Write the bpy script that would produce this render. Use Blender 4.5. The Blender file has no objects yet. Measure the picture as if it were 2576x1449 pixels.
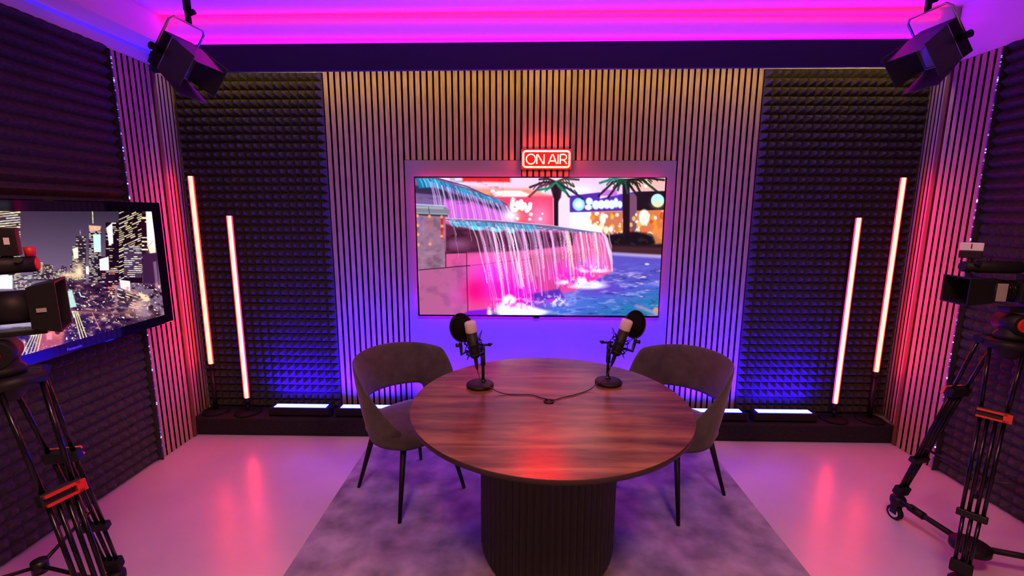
import bpy, bmesh, math, random
import numpy as np
from mathutils import Vector, Matrix

C = bpy.context.scene.collection
SC = bpy.context.scene
R_ = math.radians
PI = math.pi

# ------------------------------------------------------------------ camera
def cam_basis(p, y, r):
    cp, sp, cy, sy = math.cos(p), math.sin(p), math.cos(y), math.sin(y)
    fw = Vector((sy*cp, cy*cp, -sp)); rt = Vector((cy, -sy, 0)); up = rt.cross(fw)
    cr, sr = math.cos(r), math.sin(r)
    return cr*rt + sr*up, -sr*rt + cr*up, fw
_R, _U, _F = cam_basis(0.1652, -0.0168, 0.0043)
cam_d = bpy.data.cameras.new('camera'); cam = bpy.data.objects.new('camera', cam_d); C.objects.link(cam)
cam_d.sensor_width = 36.0; cam_d.lens = 1140.8/2576*36.0; cam_d.clip_start = 0.02; cam_d.clip_end = 60
cam.matrix_world = Matrix(((_R.x, _U.x, -_F.x, 0), (_R.y, _U.y, -_F.y, 0), (_R.z, _U.z, -_F.z, 1.58), (0, 0, 0, 1)))
SC.camera = cam

# ------------------------------------------------------------------ world, exposure, fill lamps
SC.view_settings.view_transform = 'Standard'; SC.view_settings.look = 'None'
SC.view_settings.exposure = 0.0; SC.view_settings.gamma = 1.0; SC.view_settings.use_curve_mapping = False
SC.cycles.use_denoising = True
SC.cycles.max_bounces = 8; SC.cycles.diffuse_bounces = 4; SC.cycles.glossy_bounces = 4
SC.cycles.sample_clamp_indirect = 6.0
w = bpy.data.worlds.new('world'); SC.world = w; w.use_nodes = True
bg = w.node_tree.nodes['Background']; bg.inputs[0].default_value = (1.0, 0.40, 0.30, 1); bg.inputs[1].default_value = 0.19

def area(name, loc, target, size, size_y, power, col, spread=180):
    l = bpy.data.lights.new(name, 'AREA'); l.shape = 'RECTANGLE'; l.size = size; l.size_y = size_y
    l.energy = power; l.color = col; l.spread = R_(spread)
    o = bpy.data.objects.new(name, l); C.objects.link(o); o.location = loc
    o.rotation_euler = (Vector(target)-Vector(loc)).to_track_quat('-Z', 'Y').to_euler()
    return o
# unseen warm fill lamps added overhead, just in front of the camera
area('fill_downlight', (-0.5, 0.35, 2.74), (-0.5, 0.75, 0.0), 0.4, 0.4, 27, (1.0, 0.46, 0.33), 150)
area('fill_downlight', (0.8, 0.35, 2.74), (0.8, 0.75, 0.0), 0.4, 0.4, 27, (1.0, 0.46, 0.33), 150)

# ------------------------------------------------------------------ materials
def new_mat(name):
    m = bpy.data.materials.new(name); m.use_nodes = True
    return m, m.node_tree, m.node_tree.nodes['Principled BSDF']
def mat(name, col, rough=0.6, metal=0.0, noise=0.12, scale=30.0, bump=0.0, bscale=200.0, spec=0.5, stretch=(1, 1, 1), coat=0.0, sheen=0.0):
    m, nt, b = new_mat(name); N = nt.nodes; L = nt.links
    tc = N.new('ShaderNodeTexCoord'); mp = N.new('ShaderNodeMapping'); mp.inputs['Scale'].default_value = stretch
    L.new(tc.outputs['Object'], mp.inputs['Vector'])
    nz = N.new('ShaderNodeTexNoise'); nz.inputs['Scale'].default_value = scale; nz.inputs['Detail'].default_value = 4
    L.new(mp.outputs[0], nz.inputs['Vector'])
    r = N.new('ShaderNodeValToRGB')
    lo = [max(0, c*(1-noise)) for c in col]; hi = [min(1, c*(1+noise)) for c in col]
    r.color_ramp.elements[0].position = 0.3; r.color_ramp.elements[1].position = 0.7
    r.color_ramp.elements[0].color = (*lo, 1); r.color_ramp.elements[1].color = (*hi, 1)
    L.new(nz.outputs[0], r.inputs[0]); L.new(r.outputs[0], b.inputs['Base Color'])
    b.inputs['Roughness'].default_value = rough; b.inputs['Metallic'].default_value = metal
    b.inputs['Specular IOR Level'].default_value = spec
    b.inputs['Coat Weight'].default_value = coat
    b.inputs['Sheen Weight'].default_value = sheen
    if bump:
        n2 = N.new('ShaderNodeTexNoise'); n2.inputs['Scale'].default_value = bscale; n2.inputs['Detail'].default_value = 3
        L.new(mp.outputs[0], n2.inputs['Vector'])
        bp = N.new('ShaderNodeBump'); bp.inputs['Strength'].default_value = bump; bp.inputs['Distance'].default_value = 0.004
        L.new(n2.outputs[0], bp.inputs['Height']); L.new(bp.outputs[0], b.inputs['Normal'])
    return m
def emit(name, col, strength=1.0, light=True):
    m, nt, b = new_mat(name)
    b.inputs['Base Color'].default_value = (0.3, 0.3, 0.3, 1); b.inputs['Roughness'].default_value = 0.5
    b.inputs['Emission Color'].default_value = (*col, 1); b.inputs['Emission Strength'].default_value = strength
    if not light: m.cycles.emission_sampling = 'NONE'
    return m

M = {}
M['floor'] = mat('pale_vinyl_floor', (0.62, 0.52, 0.57), 0.27, noise=0.05, scale=3, bump=0.03, bscale=60, spec=0.85)
M['wall'] = mat('white_wall_paint', (0.66, 0.63, 0.64), 0.7, noise=0.03, scale=8, bump=0.05, bscale=150)
M['panel'] = mat('satin_grey_white_panel', (0.27, 0.235, 0.27), 0.6, noise=0.04, scale=8, bump=0.05, bscale=150)
M['ceiling'] = mat('white_ceiling_paint', (0.7, 0.68, 0.7), 0.8, noise=0.02)
M['foam'] = mat('charcoal_foam', (0.060, 0.054, 0.048), 0.95, noise=0.25, scale=60, bump=0.3, bscale=500, spec=0.15)
M['felt'] = mat('black_felt', (0.006, 0.006, 0.007), 0.95, spec=0.1)
M['slat'] = mat('ash_wood_slat', (0.45, 0.31, 0.21), 0.55, noise=0.22, scale=14, stretch=(14, 14, 0.8), bump=0.15, bscale=60, spec=0.3)
M['trimwood'] = mat('brown_wood_trim', (0.17, 0.085, 0.045), 0.6, noise=0.2, scale=14, stretch=(14, 14, 0.8), spec=0.3)
M['fascia'] = mat('dark_fascia_paint', (0.035, 0.03, 0.045), 0.8, noise=0.1, scale=200, spec=0.2)
M['carpet'] = mat('dark_platform_carpet', (0.03, 0.026, 0.03), 1.0, noise=0.5, scale=260, bump=0.6, bscale=400, spec=0.1)
M['black'] = mat('black_plastic', (0.007, 0.007, 0.008), 0.55, noise=0.2, scale=80, spec=0.3)
M['gloss'] = mat('gloss_black_bezel', (0.004, 0.004, 0.005), 0.06, noise=0.1, spec=0.6)
M['blackmetal'] = mat('black_metal', (0.02, 0.02, 0.022), 0.35, metal=0.6, noise=0.2)
M['rod'] = mat('anodised_tube', (0.03, 0.03, 0.034), 0.22, metal=0.9, noise=0.1)
M['rubber'] = mat('black_rubber', (0.01, 0.01, 0.01), 0.8, noise=0.3, spec=0.2)
M['red'] = mat('red_plastic', (0.55, 0.02, 0.015), 0.45, noise=0.1)
M['orange'] = mat('orange_lever', (0.85, 0.10, 0.03), 0.5, noise=0.1)
M['white'] = mat('white_plastic', (0.7, 0.68, 0.68), 0.5, noise=0.03)
M['grey'] = mat('grey_label', (0.32, 0.32, 0.28), 0.5, noise=0.1)
M['ink'] = mat('black_ink', (0.01, 0.01, 0.02), 0.6)
M['silver'] = mat('silver_metal', (0.5, 0.5, 0.52), 0.3, metal=0.9, noise=0.05)
M['mesh'] = mat('silver_mic_grille', (0.75, 0.70, 0.62), 0.5, metal=0.2, noise=0.35, scale=900, bump=0.8, bscale=900)
M['fabric'] = mat('grey_velvet', (0.070, 0.060, 0.058), 0.85, noise=0.22, scale=18, bump=0.2, bscale=700, spec=0.2, sheen=0.2)
M['rug'] = mat('grey_short_pile_rug', (0.33, 0.30, 0.33), 0.95, noise=0.42, scale=7.5, bump=0.6, bscale=500, spec=0.1)
M['drum'] = mat('black_fluted_wood', (0.010, 0.008, 0.009), 0.5, noise=0.2)
M['edge'] = mat('dark_table_edge', (0.03, 0.015, 0.015), 0.5)
M['cable'] = mat('black_cable', (0.02, 0.016, 0.02), 0.5)
M['barn'] = mat('barn_door_metal', (0.05, 0.05, 0.055), 0.45, metal=0.3, noise=0.1)
M['diff'] = mat('unlit_lamp_diffuser', (0.35, 0.34, 0.33), 0.5, noise=0.05)
M['acrylic'] = mat('red_acrylic', (0.25, 0.01, 0.01), 0.3)
M['redlight'] = emit('red_tube_light', (1.0, 0.026, 0.016), 35.0)
M['bluelight'] = emit('blue_bar_light', (0.010, 0.015, 1.0), 80.0)
M['redhalo'] = emit('red_tube_bloom', (1.0, 0.004, 0.012), 0.95, False)  # glowing red that imitates lens bloom around the tubes
M['neon'] = emit('neon_red', (1.0, 0.008, 0.0053), 120.0)
M['pinkstrip'] = emit('magenta_strip', (1.0, 0.0, 0.22), 40.0)
M['covered'] = emit('cove_red_strip', (1.0, 0.0, 0.025), 17.0)
M['coveblue'] = emit('cove_blue_strip', (0.36, 0.0, 1.0), 24.0)
M['warm'] = emit('warm_strip', (1.0, 0.62, 0.12), 40.0)
M['blueline'] = emit('blue_line_strip', (0.03, 0.01, 1.0), 0.9)
def bead_mat():
    m, nt, b = new_mat('cool_led_strip'); N = nt.nodes; L = nt.links
    tc = N.new('ShaderNodeTexCoord'); mp = N.new('ShaderNodeMapping'); mp.inputs['Scale'].default_value = (0.01, 0.01, 1)
    nz = N.new('ShaderNodeTexNoise'); nz.inputs['Scale'].default_value = 22; nz.inputs['Detail'].default_value = 5; nz.inputs['Roughness'].default_value = .8
    r = N.new('ShaderNodeValToRGB'); r.color_ramp.elements[0].position = .54; r.color_ramp.elements[0].color = (0, 0, 0.02, 1)
    r.color_ramp.elements[1].position = .60; r.color_ramp.elements[1].color = (.28, .36, 1, 1)
    L.new(tc.outputs['Object'], mp.inputs[0]); L.new(mp.outputs[0], nz.inputs['Vector']); L.new(nz.outputs[0], r.inputs[0])
    L.new(r.outputs[0], b.inputs['Emission Color']); b.inputs['Emission Strength'].default_value = 5.0
    b.inputs['Base Color'].default_value = (.1, .1, .12, 1); return m
M['bead'] = bead_mat()

def wood_top():
    m, nt, b = new_mat('walnut_table_top'); N = nt.nodes; L = nt.links
    tc = N.new('ShaderNodeTexCoord'); mp = N.new('ShaderNodeMapping'); mp.inputs['Scale'].default_value = (1.1, 7.5, 1)
    L.new(tc.outputs['Object'], mp.inputs['Vector'])
    n1 = N.new('ShaderNodeTexNoise'); n1.inputs['Scale'].default_value = 1.6; n1.inputs['Detail'].default_value = 8; n1.inputs['Distortion'].default_value = 0.6
    n2 = N.new('ShaderNodeTexNoise'); n2.inputs['Scale'].default_value = 6; n2.inputs['Detail'].default_value = 9; n2.inputs['Roughness'].default_value = .7
    mx = N.new('ShaderNodeMath'); mx.operation = 'MULTIPLY_ADD'; mx.inputs[1].default_value = 0.35
    L.new(mp.outputs[0], n1.inputs['Vector']); L.new(mp.outputs[0], n2.inputs['Vector'])
    L.new(n2.outputs[0], mx.inputs[0]); L.new(n1.outputs[0], mx.inputs[2])
    r = N.new('ShaderNodeValToRGB'); e = r.color_ramp.elements
    e[0].position = 0.46; e[0].color = (0.045, 0.017, 0.010, 1); e[1].position = 0.86; e[1].color = (0.30, 0.130, 0.055, 1)
    x = e.new(0.58); x.color = (0.105, 0.040, 0.021, 1); x = e.new(0.70); x.color = (0.165, 0.066, 0.032, 1)
    L.new(mx.outputs[0], r.inputs[0]); L.new(r.outputs[0], b.inputs['Base Color'])
    b.inputs['Roughness'].default_value = 0.27; b.inputs['Specular IOR Level'].default_value = 0.6
    return m
M['walnut'] = wood_top()

# ------------------------------------------------------------------ mesh builder
class MB:
    def __init__(s): s.v = []; s.f = []; s.sm = []
    def add(s, vs, fs, smooth=False):
        o = len(s.v); s.v += [tuple(v) for v in vs]
        s.f += [tuple(i+o for i in f) for f in fs]; s.sm += [smooth]*len(fs); return s
    def box(s, x0, x1, y0, y1, z0, z1, T=None):
        vs = [Vector((x, y, z)) for z in (z0, z1) for y in (y0, y1) for x in (x0, x1)]
        if T is not None: vs = [T @ v for v in vs]
        return s.add(vs, [(0, 2, 3, 1), (4, 5, 7, 6), (0, 1, 5, 4), (2, 6, 7, 3), (0, 4, 6, 2), (1, 3, 7, 5)])
    def hexa(s, vs):   # 8 corners, order as box
        return s.add(vs, [(0, 2, 3, 1), (4, 5, 7, 6), (0, 1, 5, 4), (2, 6, 7, 3), (0, 4, 6, 2), (1, 3, 7, 5)])
    def path(s, pts, rad, seg=12, caps=True, close=False, sq=None):
        pts = [Vector(p) for p in pts]; n = len(pts)
        if not isinstance(rad, (list, tuple)): rad = [rad]*n
        t0 = (pts[1]-pts[0]).normalized()
        up = Vector((0, 0, 1)) if abs(t0.z) < 0.9 else Vector((1, 0, 0))
        a = t0.cross(up).normalized(); vs = []; fs = []
        for i, p in enumerate(pts):
            if close: t = (pts[(i+1) % n]-pts[i-1]).normalized()
            else: t = (pts[min(i+1, n-1)]-pts[max(i-1, 0)]).normalized()
            a = (a-t*a.dot(t)).normalized(); b = t.cross(a)
            for k in range(seg):
                th = 2*PI*k/seg + (PI/seg if sq else 0); vs.append(p+rad[i]*(math.cos(th)*a+math.sin(th)*b))
        m = n if close else n-1
        for i in range(m):
            for k in range(seg):
                j = (i+1) % n
                fs.append((i*seg+k, i*seg+(k+1) % seg, j*seg+(k+1) % seg, j*seg+k))
        s.add(vs, fs, seg > 5)
        if caps and not close:
            o = len(s.v)-len(vs)
            s.f.append(tuple(o+k for k in reversed(range(seg)))); s.sm.append(False)
            s.f.append(tuple(o+(n-1)*seg+k for k in range(seg))); s.sm.append(False)
        return s
    def tube(s, p0, p1, r, r1=None, seg=16): return s.path([p0, p1], [r, r if r1 is None else r1], seg)
    def lathe(s, prof, c=(0, 0, 0), seg=32, T=None, smooth=True):
        vs = []; fs = []; n = len(prof)
        for i in range(seg):
            th = 2*PI*i/seg
            for (r, z) in prof:
                v = Vector((c[0]+r*math.cos(th), c[1]+r*math.sin(th), c[2]+z)); vs.append(T @ v if T is not None else v)
        for i in range(seg):
            j = (i+1) % seg
            for k in range(n-1): fs.append((i*n+k, j*n+k, j*n+k+1, i*n+k+1))
        return s.add(vs, fs, smooth)
    def build(s, name, m, parent=None, bevel=0.0, T=None):
        me = bpy.data.meshes.new(name)
        vs = s.v if T is None else [tuple(T @ Vector(v)) for v in s.v]
        me.from_pydata(vs, [], s.f); me.update()
        me.polygons.foreach_set('use_smooth', s.sm)
        if isinstance(m, str): m = M[m]
        me.materials.append(m)
        bm = bmesh.new(); bm.from_mesh(me); bmesh.ops.recalc_face_normals(bm, faces=bm.faces); bm.to_mesh(me); bm.free()
        o = bpy.data.objects.new(name, me); C.objects.link(o)
        if parent is not None: o.parent = parent
        if bevel:
            md = o.modifiers.new('bevel', 'BEVEL'); md.width = bevel; md.segments = 2; md.limit_method = 'ANGLE'; md.angle_limit = R_(40)
        return o
def thing(name, label, cat, loc=(0, 0, 0), rz=0, group=None):
    o = bpy.data.objects.new(name, None); C.objects.link(o); o.empty_display_size = 0.1
    o.location = loc; o.rotation_euler = (0, 0, rz); o['label'] = label; o['category'] = cat
    if group: o['group'] = group
    return o
def tag(o, label, cat, group=None):
    o['label'] = label; o['category'] = cat
    if group: o['group'] = group
    return o
def dark_sides(o, axis):
    o.data.materials.append(M['felt'])
    for p in o.data.polygons:
        if abs(p.normal[axis]) < .9: p.material_index = 1
def struct(name, mb, m, bevel=0.0):
    o = mb.build(name, m, None, bevel); o['kind'] = 'structure'; return o
def dup(root, loc=None, rz=None, label=None):
    r = root.copy(); C.objects.link(r)
    if loc is not None: r.location = loc
    if rz is not None: r.rotation_euler = (0, 0, rz)
    if label: r['label'] = label
    for ch in list(root.children):
        c = ch.copy(); C.objects.link(c); c.parent = r
        for g in list(ch.children):
            d = g.copy(); C.objects.link(d); d.parent = c
    return r

# ------------------------------------------------------------------ room shell
XL, XR, YS, YW = -2.32, 2.63, 2.99, 3.22       # wall planes, platform front, back wall
struct('floor', MB().box(-2.6, 2.95, -2.2, 3.4, -0.05, 0), 'floor')
struct('wall_back', MB().box(-2.6, 2.95, YW, YW+0.1, 0, 2.9), 'wall')
struct('wall_left', MB().box(-2.55, -2.362, -0.3, YW, 0, 2.8), 'wall')
struct('wall_right', MB().box(2.70, 2.9, -0.3, YW, 0, 2.85), 'wall')
struct('trim_5', MB().box(-2.361, -2.302, -0.3, 2.963, 2.474, 2.553), 'wall')
struct('trim_6', MB().box(2.606, 2.699, -0.3, 2.963, 2.477, 2.80), 'wall')
struct('ceiling', MB().hexa([(-2.5, -0.8, 2.76), (2.9, -0.8, 2.80), (-2.5, 3.3, 2.76), (2.9, 3.3, 2.80), (-2.5, -0.8, 2.85), (2.9, -0.8, 2.88), (-2.5, 3.3, 2.85), (2.9, 3.3, 2.88)]), 'ceiling')
# boxed-in soffit along the left wall
struct('trim_1', MB().hexa([(-2.33, -0.3, 2.553), (-2.125, -0.3, 2.553), (-2.33, 3.0, 2.553), (-2.125, 3.0, 2.553), (-2.33, -0.3, 2.77), (-2.225, -0.3, 2.77), (-2.33, 3.0, 2.77), (-2.225, 3.0, 2.77)]), 'ceiling')
# dark fascia over the alcove, its box and the pale band above it
struct('trim_2', MB().hexa([(-2.34, 2.965, 2.432), (2.64, 2.965, 2.466), (-2.34, 2.99, 2.432), (2.64, 2.99, 2.466), (-2.34, 2.965, 2.588), (2.64, 2.965, 2.618), (-2.34, 2.99, 2.588), (2.64, 2.99, 2.618)]), 'fascia')
struct('trim_3', MB().box(-2.36, 2.72, 2.99, YW, 2.53, 2.56), 'fascia')
struct('trim_4', MB().box(-2.36, 2.72, 2.992, 3.01, 2.56, 2.80), 'ceiling')
plat = MB().box(-2.31, 2.61, YS, 3.215, 0, 0.131).build('platform', 'carpet', None, 0.012)
tag(plat, 'low dark carpeted platform running along the foot of the back wall', 'platform')

# pale smooth panel behind the big screen
o = MB().box(-0.794, 1.06, 3.195, 3.219, 0.132, 1.93).build('wall_panel', 'panel'); tag(o, 'smooth white wall panel framing the big screen', 'wall panel')

# ------------------------------------------------------------------ slatted wood panels
def slats_back(x0, x1, z0, z1, yf, label, n=None):
    t = thing('slat_panel', label, 'wall panel', ((x0+x1)/2, YW, z0)); inv = Matrix.Translation((-(x0+x1)/2, -YW, -z0))
    MB().box(x0, x1, yf+0.012, YW-0.001, z0, z1).build('backing', 'felt', t, T=inv)
    n = n or round((x1-x0)/0.0412); p = (x1-x0)/n; mb = MB()
    for i in range(n):
        a = x0+i*p+p*0.16; mb.box(a, a+p*0.68, yf, yf+0.0119, z0, z1)
    dark_sides(mb.build('slats', 'slat', t, T=inv), 1); return t
slats_back(-1.33, -0.797, 0.134, 2.515, 3.198, 'tall slatted wood panel left of the big screen')
slats_back(1.063, 1.60, 0.134, 2.525, 3.198, 'tall slatted wood panel right of the big screen')
slats_back(-0.796, 0.004, 1.932, 2.515, 3.198, 'slatted wood panel above the big screen, left of the neon sign')
slats_back(0.336, 1.062, 1.932, 2.52, 3.198, 'slatted wood panel above the big screen, right of the neon sign')
slats_back(0.006, 0.334, 1.822, 2.515, 3.178, 'narrow raised slatted strip the neon sign hangs on', 8)
def slats_side(side, pts, z0, z1, label):
    # pts: list of (x,y) along the wall surface
    t = thing('slat_panel', label, 'wall panel', (pts[0][0], pts[0][1], z0)); inv = Matrix.Translation((-pts[0][0], -pts[0][1], -z0))
    bk = MB(); sl = MB(); s = side
    for (a, b) in zip(pts[:-1], pts[1:]):
        a = Vector((*a, 0)); b = Vector((*b, 0)); L = (b-a).length; d = (b-a)/L; nrm = Vector((-s, 0, 0))
        q = lambda u, w, z: a+d*u+Vector((s*w, 0, z))
        bk.hexa([q(0, .012, z0), q(L, .012, z0), q(0, .022, z0), q(L, .022, z0), q(0, .012, z1), q(L, .012, z1), q(0, .022, z1), q(L, .022, z1)])
        n = round(L/0.0412); p = L/n
        for i in range(n):
            u0 = i*p+p*.16; u1 = u0+p*.68
            sl.hexa([q(u0, 0, z0), q(u1, 0, z0), q(u0, .0119, z0), q(u1, .0119, z0), q(u0, 0, z1), q(u1, 0, z1), q(u0, .0119, z1), q(u1, .0119, z1)])
    bk.build('backing', 'felt', t, T=inv); dark_sides(sl.build('slats', 'slat', t, T=inv), 0); return t
slats_side(-1, [(-2.295, 2.665), (-2.300, 2.955)], 0.001, 2.472, 'slatted wood panel on the left wall beside the striped foam')
slats_side(-1, [(-2.302, 2.985), (-2.3395, 3.194)], 0.134, 2.44, 'narrow slatted wood return in the left corner of the alcove')
slats_side(1, [(2.600, 2.665), (2.602, 2.955)], 0.001, 2.474, 'slatted wood panel on the right wall beside the camera')
slats_side(1, [(2.604, 2.985), (2.675, 3.194)], 0.134, 2.46, 'narrow slatted wood return in the right corner of the alcove')
o = MB().box(-2.318, -2.293, 2.957, 2.984, 0.001, 2.44).build('wood_trim', 'trimwood'); tag(o, 'upright brown wood strip beside the left end of the platform', 'trim')
o = MB().box(2.595, 2.620, 2.957, 2.984, 0.001, 2.46).build('wood_trim', 'trimwood'); tag(o, 'upright brown wood strip beside the right end of the platform', 'trim')

# ------------------------------------------------------------------ acoustic foam
def foam(name_label, origin, du, dv, nrm, nu, nv, base=0.02, h=0.05, ridge=0.0):
    t = None
    o = Vector(origin); du = Vector(du); dv = Vector(dv); n = Vector(nrm); mb = MB(); rnd = random.Random(5)
    for i in range(nu):
        for j in range(nv):
            a = o+du*i+dv*j; hh = h*(0.94+0.12*rnd.random())
            q = [a+n*base, a+du+n*base, a+du+dv+n*base, a+dv+n*base]
            ap = a+(du+dv)*0.5+n*(base+hh)+du*0.06*(rnd.random()-.5)
            if ridge:
                ridge = .86 if j > 24 else .30
                q += [ap, a+dv*.5+n*(base+h*ridge), a+du+dv*.5+n*(base+h*ridge)]
                mb.add(q, [(0, 1, 4), (1, 6, 4), (6, 2, 4), (2, 3, 4), (3, 5, 4), (5, 0, 4)])
            else: mb.add(q+[ap], [(0, 1, 4), (1, 2, 4), (2, 3, 4), (3, 0, 4)])
    U = du*nu; V = dv*nv
    q = [o, o+U, o+U+V, o+V]; mb.add(q+[p+n*base for p in q], [(0, 1, 5, 4), (1, 2, 6, 5), (2, 3, 7, 6), (3, 0, 4, 7), (0, 3, 2, 1)])
    T = Matrix.Translation(-o); ob = mb.build('foam_panel', 'foam', None, T=T); ob.location = o
    return tag(ob, name_label, 'acoustic foam')
foam('tall pyramid foam panel on the back wall behind the two left red tubes', (-2.333, YW-.001, 0.1335), (1.001/18, 0, 0), (0, 0, 2.362/42), (0, -1, 0), 18, 42)
foam('tall pyramid foam panel on the back wall behind the two right red tubes', (1.602, YW-.001, 0.1335), (1.07/19, 0, 0), (0, 0, 2.382/42), (0, -1, 0), 19, 42)
foam('large foam covering on the left wall behind the city screen', (-2.361, 2.655, 0.002), (0, -0.0605, 0), (0, 0, 2.50/41), (1, 0, 0), 38, 41, 0.038, 0.038, .38)
foam('large foam covering on the right wall behind the camera', (2.699, 2.655, 0.002), (0, -0.0605, 0), (0, 0, 2.50/41), (-1, 0, 0), 38, 41, 0.068, 0.038, .38)

# led strips at the foam edges and in the soffit corner
def led_strip(x, s, ztop, label):
    t = thing('led_strip', label, 'led strip', (x, 2.66, 0.001))
    MB().box(min(0, s*.066)-.004*(s > 0), max(0, s*.066)+.004*(s < 0), -.003, .003, 0, ztop).build('channel', 'foam', t)
    MB().box(-s*.0055-.0015, -s*.0055+.0015, -.0035, .002, .01, ztop-.01).build('diodes', 'bead', t); return t
led_strip(-2.286, -1, 2.46, 'thin vertical strip of blue-white diodes at the edge of the left foam')
led_strip(2.592, 1, 2.46, 'thin vertical strip of blue-white diodes at the edge of the right foam')
o = MB().box(-2.3018, -2.290, -0.2, 2.96, 2.537, 2.5525).build('led_strip', 'blueline'); tag(o, 'long blue light line where the left wall meets the soffit', 'led strip')
def hidden_strip(x0, x1, y0, y1, z0, z1, m, label):
    o = MB().box(x0, x1, y0, y1, z0, z1).build('led_strip', m); return tag(o, label, 'led strip')
hidden_strip(-2.2, 2.5, 2.970, 2.982, 2.620, 2.624, 'coveblue', 'violet cove strip lying on top of the dark fascia')
hidden_strip(-2.2, 2.5, 2.978, 2.988, 2.752, 2.758, 'covered', 'red cove strip tucked in the corner under the ceiling')
hidden_strip(-2.2, 2.5, 3.005, 3.015, 2.515, 2.522, 'warm', 'warm white strip behind the fascia washing down the slats')

# ------------------------------------------------------------------ painted screens
class Paint:
    def __init__(s, X, Y): s.X = X; s.Y = Y; s.c = np.zeros(X.shape+(3,), np.float32)
    def blend(s, a, col):
        col = np.array(col, np.float32)/255.0
        s.c = s.c*(1-a[..., None])+(col if col.ndim > 1 else col)*a[..., None]
    def poly(s, pts, col, a=1.0, soft=1.5):
        X, Y = s.X, s.Y; ins = np.zeros(X.shape, bool); d = np.full(X.shape, 1e9, np.float32); n = len(pts)
        for i in range(n):
            x0, y0 = pts[i]; x1, y1 = pts[(i+1) % n]
            c = ((y0 > Y) != (y1 > Y)); xi = (x1-x0)*(Y-y0)/((y1-y0) if y1 != y0 else 1e-9)+x0
            ins ^= c & (X < xi); d = np.minimum(d, s._seg(x0, y0, x1, y1))
        sd = np.where(ins, d, -d); s.blend(np.clip(.5+sd/(2*soft), 0, 1)*a, col)
    def _seg(s, x0, y0, x1, y1):
        dx, dy = x1-x0, y1-y0; L = dx*dx+dy*dy+1e-9
        t = np.clip(((s.X-x0)*dx+(s.Y-y0)*dy)/L, 0, 1); return np.hypot(s.X-x0-t*dx, s.Y-y0-t*dy)
    def line(s, pts, wd, col, a=1.0, soft=1.5):
        d = np.full(s.X.shape, 1e9, np.float32)
        for p, q in zip(pts[:-1], pts[1:]): d = np.minimum(d, s._seg(*p, *q))
        s.blend(np.clip(.5+(wd/2-d)/(2*soft), 0, 1)*a, col)
    def ell(s, cx, cy, rx, ry, col, a=1.0, soft=1.5):
        r = np.hypot((s.X-cx)/rx, (s.Y-cy)/ry); s.blend(np.clip(.5+(1-r)*min(rx, ry)/(2*soft), 0, 1)*a, col)
    def glow(s, cx, cy, rx, ry, col, a=1.0):
        s.blend(np.exp(-(((s.X-cx)/rx)**2+((s.Y-cy)/ry)**2))*a, col)
def vnoise(X, Y, sx, sy, seed, oct=3):
    rs = np.random.RandomState(seed); out = 0; amp = 1; tot = 0
    for k in range(oct):
        g = rs.rand(64, 64); u = np.asarray(X)/sx*(2**k); v = np.asarray(Y)/sy*(2**k)
        i = np.floor(u).astype(int); j = np.floor(v).astype(int); fu = u-i; fv = v-j
        fu = fu*fu*(3-2*fu); fv = fv*fv*(3-2*fv)
        a = g[j % 64, i % 64]; b = g[j % 64, (i+1) % 64]; c = g[(j+1) % 64, i % 64]; d = g[(j+1) % 64, (i+1) % 64]
        out = out+amp*((a*(1-fu)+b*fu)*(1-fv)+(c*(1-fu)+d*fu)*fv); tot += amp; amp *= .55
    return out/tot
def screen_mesh(name, P3, nu, nv, colors, parent, name_m):
    # P3(s,t) -> 3D ; colors (nv+1,nu+1,3) in sRGB
    vs = []
    for j in range(nv+1):
        for i in range(nu+1): vs.append(P3(i/nu, j/nv))
    idx = np.arange((nu+1)*(nv+1)).reshape(nv+1, nu+1)
    fs = np.stack([idx[:-1, :-1], idx[:-1, 1:], idx[1:, 1:], idx[1:, :-1]], -1).reshape(-1, 4)
    me = bpy.data.meshes.new(name); me.from_pydata(vs, [], fs.tolist()); me.update()
    ca = me.color_attributes.new('picture', 'FLOAT_COLOR', 'POINT')
    c = np.clip(colors, 0, None); lin = np.where(c <= .04045, c/12.92, ((c+.055)/1.055)**2.4)
    rgba = np.ones((lin.shape[0]*lin.shape[1], 4), np.float32); rgba[:, :3] = lin.reshape(-1, 3); ca.data.foreach_set('color', rgba.ravel())
    m, nt, b = new_mat(name_m); a = nt.nodes.new('ShaderNodeAttribute'); a.attribute_name = 'picture'
    b.inputs['Base Color'].default_value = (.005, .005, .005, 1); b.inputs['Roughness'].default_value = .25
    nt.links.new(a.outputs['Color'], b.inputs['Emission Color']); b.inputs['Emission Strength'].default_value = 1.0
    m.cycles.emission_sampling = 'NONE'
    me.materials.append(m); o = bpy.data.objects.new(name, me); C.objects.link(o); o.parent = parent; return o

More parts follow.
